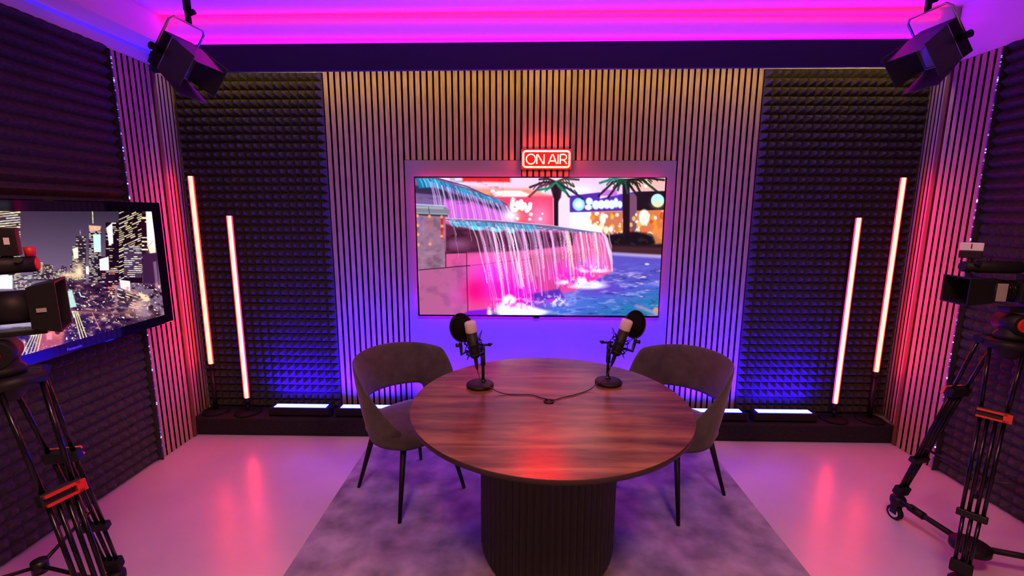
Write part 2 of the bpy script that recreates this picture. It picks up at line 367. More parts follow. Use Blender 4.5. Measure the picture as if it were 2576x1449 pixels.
def paint_fountain(nu, nv):
    s, t = np.meshgrid(np.linspace(0, 1, nu+1), np.linspace(0, 1, nv+1))
    xl = 127+33*t; xr = 1955-62*t; X = (xl+s*(xr-xl)).astype(np.float32); Y = (315+995*t).astype(np.float32)
    p = Paint(X, Y); rd = random.Random(11)
    p.c[:] = np.array((236, 214, 240))/255.
    # back of the mall
    p.poly([(430, 300), (1150, 300), (1150, 420), (560, 440)], (238, 205, 235), 1, 8)
    p.poly([(470, 300), (825, 300), (825, 345), (480, 340)], (225, 45, 45), 1, 8)
    p.poly([(480, 385), (960, 390), (1130, 440), (1130, 480), (600, 470)], (250, 150, 130), 1, 14)
    p.poly([(600, 440), (1140, 440), (1150, 660), (780, 640)], (236, 70, 110), 1, 10)
    p.glow(1040, 600, 90, 110, (255, 140, 190), .9); p.glow(860, 590, 60, 60, (250, 90, 80), .8)
    p.poly([(690, 420), (740, 405), (900, 405), (965, 430), (940, 446), (710, 446)], (255, 255, 255), 1, 7)
    p.ell(697, 407, 16, 12, (255, 255, 255)); p.ell(1070, 411, 14, 9, (255, 230, 245))
    p.poly([(1140, 430), (1250, 430), (1250, 680), (1140, 670)], (245, 215, 235), 1, 5)
    p.poly([(1240, 310), (1960, 310), (1960, 440), (1240, 440)], (232, 196, 232), 1, 10)
    p.poly([(1560, 310), (1960, 310), (1960, 400), (1750, 420)], (240, 180, 170), .9, 20)
    p.glow(1330, 400, 120, 40, (250, 240, 255), .9); p.ell(1388, 402, 16, 14, (255, 255, 255)); p.ell(1813, 372, 13, 12, (255, 255, 250))
    p.poly([(1260, 440), (1480, 415), (1480, 460), (1620, 430), (1745, 410), (1745, 560), (1260, 556)], (84, 48, 170), 1, 4)
    p.poly([(1500, 395), (1600, 400), (1610, 440), (1490, 440)], (190, 90, 220), .8, 6)
    p.poly([(1745, 410), (1960, 405), (1960, 540), (1745, 545)], (30, 18, 32), 1, 4)
    p.poly([(1690, 425), (1745, 425), (1745, 720), (1690, 720)], (120, 80, 110), 1, 4)
    p.ell(1325, 500, 45, 45, (150, 225, 255), 1, 5); p.ell(1325, 500, 26, 24, (235, 250, 255), 1, 8)
    p.ell(1898, 472, 48, 47, (185, 235, 245), 1, 4); p.glow(1898, 500, 40, 25, (255, 215, 130), .7)
    # glowing illegible shop lettering
    for (cx, cy, rx, ry) in [(1402, 478, 26, 26), (1395, 520, 26, 20), (1450, 503, 28, 32), (1490, 500, 26, 32), (1530, 498, 26, 32), (1566, 500, 24, 32), (1596, 488, 18, 34), (1625, 500, 18, 26)]:
        p.ell(cx, cy, rx, ry, (225, 250, 255), 1, 4)
    for q in [[(845, 465), (832, 540)], [(835, 540), (865, 538)], [(880, 488), (882, 525)], [(862, 500), (920, 498)], [(905, 478), (912, 530)], [(930, 500), (950, 540)], [(972, 498), (968, 525), (945, 545)]]:
        p.line(q, 30, (255, 255, 255), 1, 3)
    p.line([(845, 465), (860, 455), (868, 470), (860, 485)], 5, (255, 150, 200)); 
    for (cx, cy, r) in [(975, 570, 14), (967, 605, 11), (876, 600, 13), (1045, 603, 12), (1060, 566, 7)]: p.ell(cx, cy, r, r*.9, (255, 250, 235), 1, 3)
    # shop windows
    p.poly([(1258, 556), (1640, 545), (1640, 700), (1258, 700)], (255, 246, 236), 1, 4)
    p.poly([(1415, 550), (1690, 545), (1690, 720), (1500, 710), (1490, 650), (1420, 640)], (205, 120, 90), 1, 6)
    p.poly([(1745, 545), (1955, 535), (1955, 740), (1745, 720)], (214, 120, 80), 1, 4)
    for k in range(70):
        x = rd.uniform(1425, 1940); y = rd.uniform(560, 720); r = rd.uniform(5, 20)
        c = rd.choice([(255, 250, 230), (255, 240, 200), (255, 190, 90), (240, 150, 40), (255, 255, 250), (200, 80, 40)])
        p.ell(x, y, r, r*rd.uniform(.7, 1.6), c, .9, 4)
    p.ell(1800, 590, 38, 55, (255, 248, 225), 1, 6); p.ell(1500, 600, 22, 40, (255, 252, 240), 1, 5)
    # palms
    def palm(x, top, trunk_b, w, fr, dark):
        p.poly([(x-w, top), (x+w, top), (x+w*.9, trunk_b), (x-w*.9, trunk_b)], (34, 16, 30), 1, 4)
        for (dx, dy, ex, ey, c) in fr:
            p.line([(x, top-10), (x+dx, top+dy), (x+ex, top+ey)], 15, c, .95, 4)
            for q in range(5):
                f = (q+1)/6; bx = x+dx*f*1.6; by = top-10+(dy+10)*f*1.3
                p.line([(bx, by), (bx+ex*.10, by+22)], 8, c, .9, 3)
    G = (28, 60, 48); G2 = (0, 130, 100); D = (40, 34, 40); D2 = (25, 28, 24)
    p.poly([(1110, 345), (1210, 345), (1195, 450), (1170, 490), (1140, 450)], (62, 20, 44), 1, 5)
    palm(1160, 355, 660, 17, [(-90, -10, -190, 25, D), (-110, 15, -195, 90, (110, 50, 70)), (-60, -35, -120, -30, D), (60, -35, 165, -28, (60, 60, 50)), (90, -5, 130, 20, (80, 70, 50)), (100, 40, 195, 105, (40, 40, 70)), (40, 10, 95, 90, G), (-50, 30, -130, 45, G2), (30, 25, 70, 60, G2)], 0)
    palm(1670, 340, 720, 26, [(-90, 0, -200, 100, D2), (-60, 20, -130, 110, D2), (-90, -20, -190, 10, G2), (70, 10, 110, 90, D2), (120, -10, 225, 70, (18, 55, 20)), (150, -25, 275, -10, D2), (30, 30, 90, 110, D2), (-10, -10, 10, 80, (0, 85, 80)), (-40, -10, -60, 60, (20, 70, 60))], 0)
    # dark shrubs, far bank
    p.poly([(1520, 715), (1650, 700), (1745, 690), (1860, 720), (1960, 760), (1960, 860), (1560, 840)], (22, 12, 22), 1, 10)
    n = vnoise(X, Y, 40, 30, 2); p.blend(((Y > 700) & (Y < 790) & (X > 1560) & (n > .62)).astype(np.float32)*.6, (46, 52, 50))
    p.poly([(1560, 790), (1940, 800), (1930, 860), (1560, 850)], (84, 48, 52), .8, 14)
    p.poly([(1850, 680), (1940, 660), (1930, 780), (1880, 780)], (235, 140, 80), .8, 8)
    # pool
    wat = [(1560, 838), (1935, 870), (1935, 1330), (600, 1330), (1100, 1130), (1560, 970)]
    p.poly(wat, (92, 84, 190), 1, 8)
    p.poly([(1560, 842), (1935, 860), (1935, 885), (1560, 862)], (180, 160, 215), .9, 8)
    g = np.clip((Y-960)/330, 0, 1); inside = (Y > 940+0.0*X) & (X > 1000)
    rgt = np.clip((X-1050)/800, 0, 1)*g
    p.blend(np.clip((Y-1000)/200, 0, 1)*np.clip((X-1000)/150, 0, 1)*.8, (60, 110, 200))
    p.blend(np.clip(rgt-.35, 0, 1)*1.4, (20, 130, 150))
    p.glow(1500, 1110, 170, 50, (110, 60, 200), .7); p.glow(1190, 1190, 130, 60, (110, 150, 235), .9)
    n1 = vnoise(X+Y*.4, Y, 70, 16, 4, 4); n2 = vnoise(X-Y*.3, Y, 60, 12, 9, 4)
    wm = np.clip((Y-945)/30, 0, 1)*np.clip((X-1080-(Y-1300)*-.9)/60, 0, 1)
    p.blend(np.clip((n1-.56)*6, 0, 1)*wm*.55, (168, 170, 240)); p.blend(np.clip((n2-.60)*7, 0, 1)*wm*.6, (30, 55, 130))
    p.blend(np.clip((n2*n1-.36)*9, 0, 1)*wm*np.clip((X-1500)/300, 0, 1)*.8, (240, 190, 210))
    p.ell(1818, 926, 18, 7, (255, 250, 255)); p.line([(1740, 926), (1835, 926)], 5, (80, 60, 190), .7)
    p.line([(1740, 1235), (1840, 1275), (1890, 1300)], 26, (190, 150, 190), .7, 8); p.ell(1880, 1272, 22, 26, (225, 150, 130), 1, 4)
    # upper fountain tier
    p.poly([(127, 315), (300, 318), (560, 400), (820, 520), (880, 630), (127, 600)], (126, 92, 150), 1, 3)
    p.poly([(127, 370), (240, 375), (560, 470), (760, 520), (760, 540), (300, 470), (127, 440)], (50, 40, 72), .9, 6)
    p.poly([(300, 460), (560, 480), (840, 590), (870, 630), (330, 600), (360, 540)], (222, 100, 225), .85, 12)
    p.poly([(127, 420), (330, 440), (330, 500), (127, 490)], (120, 96, 150), .9, 6)
    n = vnoise(X, Y, 50, 20, 7); p.blend(np.clip((n-.5)*5, 0, 1)*((X < 780) & (Y < 500) & (Y < 330+.37*(X-127)+120)).astype(np.float32)*.25, (60, 45, 80))
    p.line([(127, 318), (300, 320), (500, 372), (660, 440), (800, 500)], 8, (70, 70, 110), 1, 2)
    for k in range(46):
        f = k/45; x = 135+f*620; y = 322+max(0, x-250)*.30; L = 60*(1-f*.5)
        p.line([(x, y), (x+16, y+L*.5), (x+24, y+L)], rd.uniform(5, 13), rd.choice([(0, 205, 240), (0, 180, 225), (90, 220, 250), (20, 120, 170)]), .9*(1-f*.4), 3)
    for k in range(30):
        f = k/29; x = 235+f*560+rd.uniform(-8, 8); y = 345+max(0, x-250)*.31; e = 600+f*25
        dx = rd.uniform(30, 60); p.line([(x, y), (x+dx*.5, y+(e-y)*.35), (x+dx*.8, y+(e-y)*.7), (x+dx, e)], rd.uniform(3, 9), rd.choice([(232, 190, 250), (205, 165, 240), (245, 215, 255)]), .7, 3)
    p.glow(830, 580, 60, 50, (255, 240, 255), 1.0)
    # left pier
    p.poly([(127, 560), (345, 575), (352, 960), (150, 985)], (150, 112, 138), 1, 3)
    p.poly([(120, 505), (340, 512), (384, 545), (370, 582), (120, 575)], (130, 128, 140), 1, 4)
    p.line([(120, 500), (340, 512)], 10, (190, 210, 240), .8, 4); p.line([(130, 520), (330, 528)], 12, (175, 195, 205), .7, 5)
    p.line([(127, 572), (360, 582)], 10, (50, 40, 60), .9, 3); p.line([(130, 560), (360, 568)], 4, (150, 190, 230), .8)
    p.line([(225, 520), (233, 565)], 4, (50, 35, 45))
    p.line([(324, 590), (324, 740)], 16, (236, 20, 20), 1, 3); p.line([(238, 590), (236, 680)], 10, (210, 90, 90), .7, 4); p.line([(168, 580), (172, 720)], 9, (120, 90, 220), .8, 5)
    for (x, y) in [(143, 580), (232, 585), (322, 590), (146, 650), (324, 655), (147, 715), (322, 728), (148, 790), (236, 785)]: p.ell(x, y, 11, 12, (250, 165, 95), .9, 3)
    # basin wall
    p.poly([(345, 595), (1500, 700), (1570, 980), (1280, 1130), (980, 1190), (640, 1315), (155, 1315), (152, 975), (352, 955)], (214, 88, 150), 1, 3)
    p.poly([(350, 640), (560, 680), (1300, 700), (1280, 790), (940, 830), (352, 855)], (92, 42, 70), 1, 8)
    n = vnoise(X, Y, 90, 50, 21); p.blend(np.clip((n-.5)*5, 0, 1)*((X > 352) & (X < 1280) & (Y > 680) & (Y < 850-.04*(X-352))).astype(np.float32)*.5, (40, 16, 34))
    p.ell(440, 785, 75, 32, (150, 95, 140), .7, 22)
    p.line([(352, 850), (500, 845)], 5, (40, 10, 30))
    p.poly([(152, 978), (520, 940), (510, 1310), (160, 1312)], (176, 96, 142), .95, 3)
    n = vnoise(X, Y, 90, 80, 33, 4); p.blend(np.clip((n-.5)*4, 0, 1)*((X < 515) & (Y > 860)).astype(np.float32)*.45, (120, 66, 110))
    p.glow(440, 1180, 80, 90, (220, 90, 190), .6)
    p.poly([(515, 870), (1270, 800), (1480, 820), (1480, 940), (515, 940)], (228, 100, 160), .7, 8)
    p.poly([(950, 860), (1400, 840), (1300, 1080), (1060, 1150), (960, 1080)], (176, 84, 112), .8, 14)
    p.glow(700, 1010, 170, 120, (255, 60, 235), 1); p.glow(900, 1140, 170, 90, (255, 10, 215), 1); p.glow(570, 1130, 80, 90, (255, 10, 120), .95); p.glow(740, 1130, 130, 90, (255, 20, 190), .8)
    p.glow(1250, 1000, 170, 100, (250, 50, 205), .95); p.glow(1440, 930, 80, 60, (245, 110, 240), .8)
    p.line([(155, 975), (530, 940)], 6, (46, 10, 34)); p.line([(540, 940), (980, 890)], 4, (130, 40, 80), .8)
    p.line([(350, 840), (352, 958)], 6, (46, 10, 34)); p.line([(503, 845), (505, 1000), (514, 1310)], 5, (60, 10, 50))
    p.poly([(420, 1330), (520, 1280), (700, 1262), (660, 1330)], (130, 20, 240), 1, 6)
    p.poly([(980, 1150), (1180, 1110), (1220, 1180), (1000, 1200)], (84, 52, 180), .95, 8)
    # lip of the lower tier
    p.poly([(352, 600), (700, 612), (1120, 648), (1495, 700), (1495, 716), (1200, 690), (640, 672), (400, 650)], (110, 108, 150), 1, 3)
    p.line([(352, 600), (700, 612), (1120, 648), (1495, 700)], 5, (240, 190, 220), .9, 2)
    n = vnoise(X, Y, 30, 8, 41, 3); p.blend(np.clip((n-.55)*7, 0, 1)*((Y > 600+.09*(X-352)) & (Y < 650+.045*(X-352)) & (X > 352) & (X < 1400)).astype(np.float32)*.8, (205, 190, 235))
    for k in range(34):
        x = 372+k*20+rd.uniform(-8, 8)
        if x < 1000: p.line([(x, 620+(x-372)*.05), (x+12, 640+(x-372)*.06), (x+22, 652+(x-372)*.07)], rd.uniform(8, 18), rd.choice([(70, 205, 235), (120, 215, 240), (60, 170, 215)]), .75, 3)
    for (x, y) in [(560, 668), (600, 672), (700, 680), (740, 685), (830, 690)]: p.ell(x, y, 30, 14, (95, 215, 240), .9, 5)
    # falling streams
    for k in range(16):
        x = 640+k*54+rd.uniform(-12, 12); y0 = 665+(x-400)*.045; yb = (1300-max(0, x-640)*.37)*rd.uniform(.8, .98)
        p.line([(x, y0), (x+30, y0+(yb-y0)*.4), (x+60-k*1.5, yb)], rd.uniform(16, 30), rd.choice([(250, 190, 245), (240, 150, 235), (215, 170, 235)]), rd.uniform(.22, .42), 9)
    for k in range(86):
        f = (k/85)**.85; x = 400+f*1120; x += 24*math.sin(x/17.0)+rd.uniform(-10, 10); y0 = 650+f*55
        tall = (1310-max(0, x-640)*.37) if x > 560 else rd.uniform(780, 1300)
        if k < 10: x = [405, 520, 545, 640, 655, 690, 735, 800, 830, 860][k]; y0 = 660
        yb = min(tall, 1320)*rd.uniform(.86, 1.0); dx = (yb-y0)*rd.uniform(.16, .28)*(1-f*.55)
        c = rd.choice([(255, 205, 250), (250, 170, 245), (255, 235, 255), (245, 130, 225), (225, 180, 245)])
        if f > .75: c = rd.choice([(255, 235, 245), (255, 205, 190), (255, 190, 245), (255, 225, 215)])
        pts = [(x, y0)]
        for q in range(1, 6):
            u = q/5; pts.append((x+dx*(u**.75)+rd.uniform(-5, 5), y0+(yb-y0)*u))
        p.line(pts, rd.choice([2, 3, 4, 6, 9]), c, rd.uniform(.5, .95), 2)
        if rd.random() < .6: p.line([(a+rd.uniform(4, 9), b) for a, b in pts[:rd.choice([3, 4, 5])]], 2.2, (255, 240, 255), .8, 1.2)
    p.line([(1495, 705), (1530, 740), (1552, 830), (1565, 975)], 10, (255, 190, 240), .9, 4)
    p.line([(1470, 710), (1510, 780), (1530, 960)], 14, (255, 170, 245), .6, 6)
    n = vnoise(X, Y, 60, 45, 71, 4); st_ = ((X < 350) & (Y > 590) & (Y < 970)).astype(np.float32)
    p.blend(np.clip((n-.5)*5, 0, 1)*st_*.45, (96, 70, 90)); p.blend(np.clip((.45-n)*5, 0, 1)*st_*.4, (186, 140, 170))
    # foam at the foot
    for (cx, cy, rx, ry, a) in [(850, 1275, 130, 60, 1), (815, 1215, 48, 58, 1), (950, 1290, 120, 40, 1), (1390, 1085, 125, 26, 1), (1340, 1055, 40, 30, 1), (1210, 1062, 40, 14, 1), (1360, 975, 26, 12, 1), (1470, 975, 60, 12, 1), (670, 1290, 16, 30, .9), (1050, 1285, 60, 14, .8)]:
        p.ell(cx, cy, rx, ry, (255, 253, 255), a, 10)
    n = vnoise(X, Y, 22, 22, 55, 3)
    for (cx, cy, rx, ry) in [(850, 1230, 190, 70), (1330, 1050, 190, 60), (1420, 960, 140, 30), (1150, 1200, 150, 60)]:
        r = np.hypot((X-cx)/rx, (Y-cy)/ry); p.blend(np.clip((n-.5)*8, 0, 1)*np.clip(1.15-r, 0, 1), (255, 225, 255))
        p.blend(np.clip((.44-n)*8, 0, 1)*np.clip(1.1-r, 0, 1)*.6, (240, 20, 220))
    n = vnoise(X+Y*.5, Y, 120, 30, 83, 3); p.blend(np.clip((n-.5)*4, 0, 1)*np.clip((Y-880)/60, 0, 1)*np.clip((X-1250)/150, 0, 1)*.35, (120, 130, 225))
    p.c = np.clip((p.c-.5)*1.14+.52, .01, 1.0)
    return p.c

def paint_city(nu, nv, y_of, z_of):
    s, t = np.meshgrid(np.linspace(0, 1, nu+1), np.linspace(0, 1, nv+1))
    yy = y_of(s); zz = z_of(t)
    h = HC; dn = h[6]*yy+h[7]*zz+1
    X = ((h[0]*yy+h[1]*zz+h[2])/dn).astype(np.float32); Y = ((h[3]*yy+h[4]*zz+h[5])/dn).astype(np.float32)
    p = Paint(X, Y); rd = random.Random(4); rs = np.random.RandomState(3)
    g = np.clip((Y-150)/500, 0, 1)[..., None]
    p.c = (np.array((56, 50, 64))*(1-g)+np.array((106, 92, 112))*g).astype(np.float32)/255.
    def tower(x0, x1, y0, y1, dens, cols, base=(22, 16, 24), ws=9, hs=9, slope=0.0):
        p.poly([(x0, y0), (x1, y0+slope*(x1-x0)), (x1, y1), (x0, y1)], base, 1, 2)
        y = y0+6
        while y < y1-4:
            x = x0+4
            while x < x1-6:
                L = ws*rd.uniform(.5, 2.2)
                if rd.random() < dens: p.line([(x, y+slope*(x-x0)), (min(x+L, x1-2), y+slope*(min(x+L, x1-2)-x0))], hs*rd.uniform(.3, .6), rd.choice(cols), .95, 1.6)
                x += L+5
            y += hs*1.25
    WY = [(250, 232, 180), (238, 214, 150), (255, 248, 225), (220, 190, 150)]; CW = [(235, 240, 235), (200, 230, 220), (250, 235, 200), (240, 200, 160)]
    # distant core
    for k in range(26):
        x = rd.uniform(380, 620); w_ = rd.uniform(14, 34); top = 650-rd.uniform(10, 190)*math.exp(-abs(x-600)/160)
        tower(x, x+w_, top, 700, .6, WY+CW, (48, 38, 48), 6, 8)
    tower(575, 650, 345, 700, .4, WY, (44, 38, 48), 8, 11); p.line([(607, 300), (607, 350)], 3, (200, 190, 180))
    p.poly([(580, 370), (607, 335), (635, 370)], (60, 52, 62))
    tower(672, 765, 270, 700, .55, CW, (44, 36, 46), 8, 10)
    p.line([(700, 155), (704, 245)], 6, (235, 215, 150)); p.poly([(672, 262), (765, 268), (760, 302), (676, 310)], (222, 160, 130), .9, 3)
    p.poly([(704, 330), (762, 330), (764, 462), (712, 468)], (172, 216, 226), 1, 2); p.line([(715, 440), (760, 440)], 8, (255, 255, 250), .8)
    tower(545, 590, 420, 690, .7, WY, (60, 50, 56), 10, 9); p.poly([(548, 440), (590, 425), (592, 510), (560, 515)], (238, 230, 190), .9, 3)
    p.glow(600, 610, 34, 60, (226, 196, 160), .95); p.glow(520, 640, 90, 22, (235, 205, 165), .8)
    # left block
    tower(-80, 150, 160, 660, .85, WY+[(255, 250, 235)], (60, 50, 50), 34, 15, -.10)
    p.poly([(45, 300), (105, 320), (108, 390), (55, 400)], (220, 150, 165), .7, 6)
    tower(250, 330, 540, 680, .6, CW, (40, 34, 42), 16, 8); tower(330, 400, 560, 680, .5, WY, (50, 42, 50), 8, 8)
    p.poly([(-60, 660), (92, 640), (92, 745), (-60, 745)], (196, 232, 208), 1, 3); tower(100, 250, 640, 760, .6, CW, (74, 66, 76), 20, 8)
    # right towers
    tower(800, 900, 240, 720, .25, WY, (20, 14, 22), 16, 11)
    tower(900, 1080, 150, 700, .5, WY, (22, 15, 24), 18, 13, -.45)
    tower(940, 1075, 420, 660, .5, CW, (70, 56, 76), 18, 12)
    tower(1075, 1130, 170, 560, .3, WY, (30, 22, 32), 20, 24)
    p.poly([(1105, 150), (1162, 150), (1180, 470), (1140, 478), (1118, 420)], (238, 224, 210), 1, 3); p.glow(1150, 450, 40, 40, (220, 160, 130), .5); p.line([(1160, 380), (1125, 420)], 6, (120, 100, 110), .7, 4)
    p.poly([(1078, 480), (1190, 470), (1212, 780), (1085, 720)], (56, 38, 64), 1, 3); p.poly([(1160, 540), (1185, 535), (1212, 800), (1185, 780)], (116, 90, 116), .9, 5)
    tower(740, 830, 500, 800, .3, WY, (34, 26, 34), 12, 10)
    p.poly([(806, 280), (850, 243), (858, 400), (826, 412)], (216, 210, 224), 1, 2); p.poly([(752, 520), (822, 500), (826, 606), (757, 604)], (236, 228, 214), 1, 2)
    p.poly([(905, 676), (985, 686), (988, 764), (915, 738)], (236, 226, 214), 1, 2); p.poly([(648, 575), (672, 572), (674, 635), (652, 632)], (236, 240, 240), 1, 2)
    tower(770, 870, 610, 860, .55, [(200, 230, 240), (240, 150, 120), (255, 240, 220), (226, 90, 80)], (40, 26, 34), 12, 12)
    tower(890, 1050, 740, 880, .4, WY, (60, 46, 58), 20, 14, .3); p.poly([(1050, 770), (1130, 800), (1140, 850), (1055, 830)], (226, 196, 160), .9, 4)
    # lower city, dark blocks
    p.poly([(500, 700), (760, 700), (900, 900), (1212, 900), (1212, 1010), (90, 1300), (90, 1000), (500, 900)], (58, 42, 54), 1, 12)
    n = vnoise(X, Y, 46, 20, 12, 4); m_ = (np.clip((Y-690)/20, 0, 1)*np.clip((X-90)/30, 0, 1))
    p.blend(np.clip((n-.56)*6, 0, 1)*m_*.8, (176, 130, 120)); p.blend(np.clip((.42-n)*6, 0, 1)*m_*.9, (20, 12, 20))
    n = vnoise(X, Y, 14, 10, 19, 2); p.blend(np.clip((n-.74)*12, 0, 1)*m_, (245, 220, 180))
    p.poly([(510, 760), (545, 750), (580, 880), (530, 890)], (170, 205, 195), .9, 5); p.line([(600, 770), (612, 800), (640, 805)], 8, (190, 225, 215), .9)
    p.glow(1050, 880, 60, 70, (196, 160, 150), .8); p.glow(1100, 930, 50, 40, (150, 130, 150), .7)
    p.poly([(520, 905), (900, 925), (1000, 900), (1000, 930), (600, 935)], (140, 96, 84), .8, 8)
    # traffic streaks
    for (a, b, c) in [((556, 915), (610, 1120), (255, 236, 170)), ((570, 915), (632, 1115), (250, 220, 130)), ((584, 918), (655, 1110), (255, 232, 160)), ((545, 915), (560, 960), (240, 250, 250)), ((700, 930), (760, 1060), (190, 120, 110))]: p.line([a, b], 7, c, .95, 2.5)
    p.poly([(300, 1060), (480, 1000), (480, 1180), (260, 1230)], (170, 90, 64), .8, 14)
    for k in range(5): p.line([(250+k*16, 1080), (165+k*28, 1245)], 6, (255, 226, 160), .95, 2.5)
    p.poly([(95, 1110), (150, 1130), (160, 1200), (115, 1270), (90, 1200)], (140, 196, 176), 1, 5)
    p.glow(430, 1070, 60, 50, (206, 120, 90), .7); p.ell(435, 1065, 22, 26, (60, 24, 30), .9, 4); p.poly([(350, 1080), (392, 1075), (392, 1130), (352, 1130)], (226, 130, 130), .9, 4)
    p.poly([(0, 1010), (280, 975), (290, 1030), (0, 1040)], (150, 140, 150), .9, 6)
    p.c = np.clip((p.c-.14)*1.42+.09, .01, 1.0)
    return p.c
HC = [13197.85897, -2117.09381, -21041.11868, 548.71445, -11921.39786, 18748.5537, 3.34179, -0.55722]

# ------------------------------------------------------------------ big screen on the back wall
def P_big(s, t): return (-0.7125+s*1.686+(.004*t), -0.006, (0.005*s)+.948*(1-t))
tv = thing('television', 'big wall-mounted television showing a pink lit fountain with palms', 'television', (0, 3.147, 0.86))
MB().box(-.7225, .987, 0, .022, -.012, .958).build('frame', 'gloss', tv, .003)
MB().box(-.45, .72, .022, .0475, .15, .8).build('rear_housing', 'black', tv)
MB().box(.10, .14, -.004, .004, -.022, -.011).build('sensor', 'black', tv)
screen_mesh('screen', P_big, 512, 288, paint_fountain(512, 288), tv, 'fountain_picture')
mb = MB(); mb.box(-.70, .965, .023, .026, .930, .936); mb.box(-.70, .965, .023, .026, .010, .016)
mb.box(-.70, -.694, .023, .026, .018, .928); mb.box(.959, .965, .023, .026, .018, .928)
mb.build('backlight_strip', 'pinkstrip', tv)

# ------------------------------------------------------------------ city screen on the left wall
tvl = thing('television', 'black framed television on the left wall showing a city at night', 'television', (-2.13, 2.10, 0.91))
y0, y1 = 1.46-2.10, 2.69-2.10
MB().box(-.08, 0, y0, y1, 0, .718).build('frame', 'gloss', tvl, .006)
MB().box(-.118, -.08, -.25, .25, .2, .5).build('wall_mount', 'blackmetal', tvl)
screen_mesh('screen', lambda s, t: (.0015, (1.52-2.10)+s*1.10, .055+.611*(1-t)), 384, 216, paint_city(384, 216, lambda s: 1.52+s*1.10, lambda t: .965+.611*(1-t)), tvl, 'city_picture')
def text_obj(name, body, size, loc, rot, m, parent, ext=0.0006, font=None):
    cu = bpy.data.curves.new(name, 'FONT'); cu.body = body; cu.size = size; cu.extrude = ext; cu.align_x = 'CENTER'; cu.align_y = 'CENTER'; cu.offset = size*.02
    o = bpy.data.objects.new(name, cu); C.objects.link(o); cu.materials.append(M[m])
    dg = bpy.context.evaluated_depsgraph_get(); me = bpy.data.meshes.new_from_object(o.evaluated_get(dg))
    bpy.data.objects.remove(o); q = bpy.data.objects.new(name, me); C.objects.link(q); q.location = loc; q.rotation_euler = rot; q.parent = parent
    return q
text_obj('maker_mark', 'Panasonic', .019, (.0006, 2.06-2.10, .022), (PI/2, 0, PI/2), 'silver', tvl)

# ------------------------------------------------------------------ neon sign
sg = thing('neon_sign', 'glowing red ON AIR neon sign above the big television', 'sign', (0.1745, 3.160, 1.934))
MB().box(-.170, .170, 0, .006, -.068, .068).build('back_plate', 'acrylic', sg, .004)
mb = MB()
def rr(w_, h_, r, n=6):
    pts = []
    for (cx, cz, a0) in ((w_-r, h_-r, 0), (-w_+r, h_-r, 90), (-w_+r, -h_+r, 180), (w_-r, -h_+r, 270)):
        for k in range(n+1): a = R_(a0+90*k/n); pts.append((cx+r*math.cos(a), -.008, cz+r*math.sin(a)))
    return pts
mb.path(rr(.155, .052, .018), .0065, 10, close=True); mb.build('border_tube', 'neon', sg)
def letter(ch, x, strokes, close=False):
    mb = MB()
    for st in strokes: mb.path([(x+a, -.008, b) for a, b in st], .0043, 8, close=close)
    mb.build('letter', 'neon', sg)
H2 = .031
letter('O', -.104, [[(.031*math.cos(2*PI*k/24), .032*math.sin(2*PI*k/24)) for k in range(24)]], True)
letter('N', -.040, [[(-.024, -H2), (-.024, H2-.003), (-.019, H2)], [(-.019, H2), (.019, -H2), (.024, -H2+.002)], [(.024, -H2), (.024, H2)]])
letter('A', .041, [[(-.027, -H2), (-.003, H2), (.003, H2), (.027, -H2)], [(-.018, -.012), (.018, -.012)]])
letter('I', .083, [[(-.005, -H2), (-.005, H2)]])
letter('R', .116, [[(-.023, -H2), (-.023, H2)], [(-.023, H2), (.004, H2), (.018, .022), (.018, .006), (.004, -.005), (-.023, -.005)], [(.000, -.005), (.022, -H2)]])
for sx in (-.14, .14): MB().tube((sx, .006, .05), (sx, .017, .05), .004).build('standoff', 'silver', sg)

# ------------------------------------------------------------------ blue light bars on the platform
def make_bar():
    t = thing('light_bar', '', 'light', (0, 0, 0), 0, 'blue light bars along the back of the platform')
    MB().box(-.215, .215, -.045, .035, 0.012, .066).build('housing', 'black', t, .004)
    MB().box(-.187, .187, -.030, .024, .0655, .068).build('lens', 'bluelight', t)
    for s in (-1, 1):
        MB().box(s*.219-.004, s*.219+.004, -.035, .02, 0, .05).build('bracket', 'blackmetal', t)
    return t
bars = [('blue light bar at the left end, between inner red tube and left chair', -1.565), ('blue light bar second from the left, partly behind the left chair', -1.085),
        ('blue light bar just seen through the gap of the left chair', -.60), ('blue light bar behind the table, left of the left microphone', -.12),
        ('blue light bar behind the table, between both microphones', .36), ('blue light bar behind the table, beside the right microphone', .84),
        ('blue light bar second from the right, behind the right chair', 1.385), ('blue light bar at the right end, beside the inner right red tube', 1.872)]
b0 = make_bar()
for i, (lb, x) in enumerate(bars):
    o = b0 if i == 0 else dup(b0); o.location = (x, 3.060, .1325); o['label'] = lb
    l_ = area('bar_beam', (x, 3.057, .202), (x, 3.145, .36), .37, .03, 40.0, (0.02, 0.0, 1.0), 110)

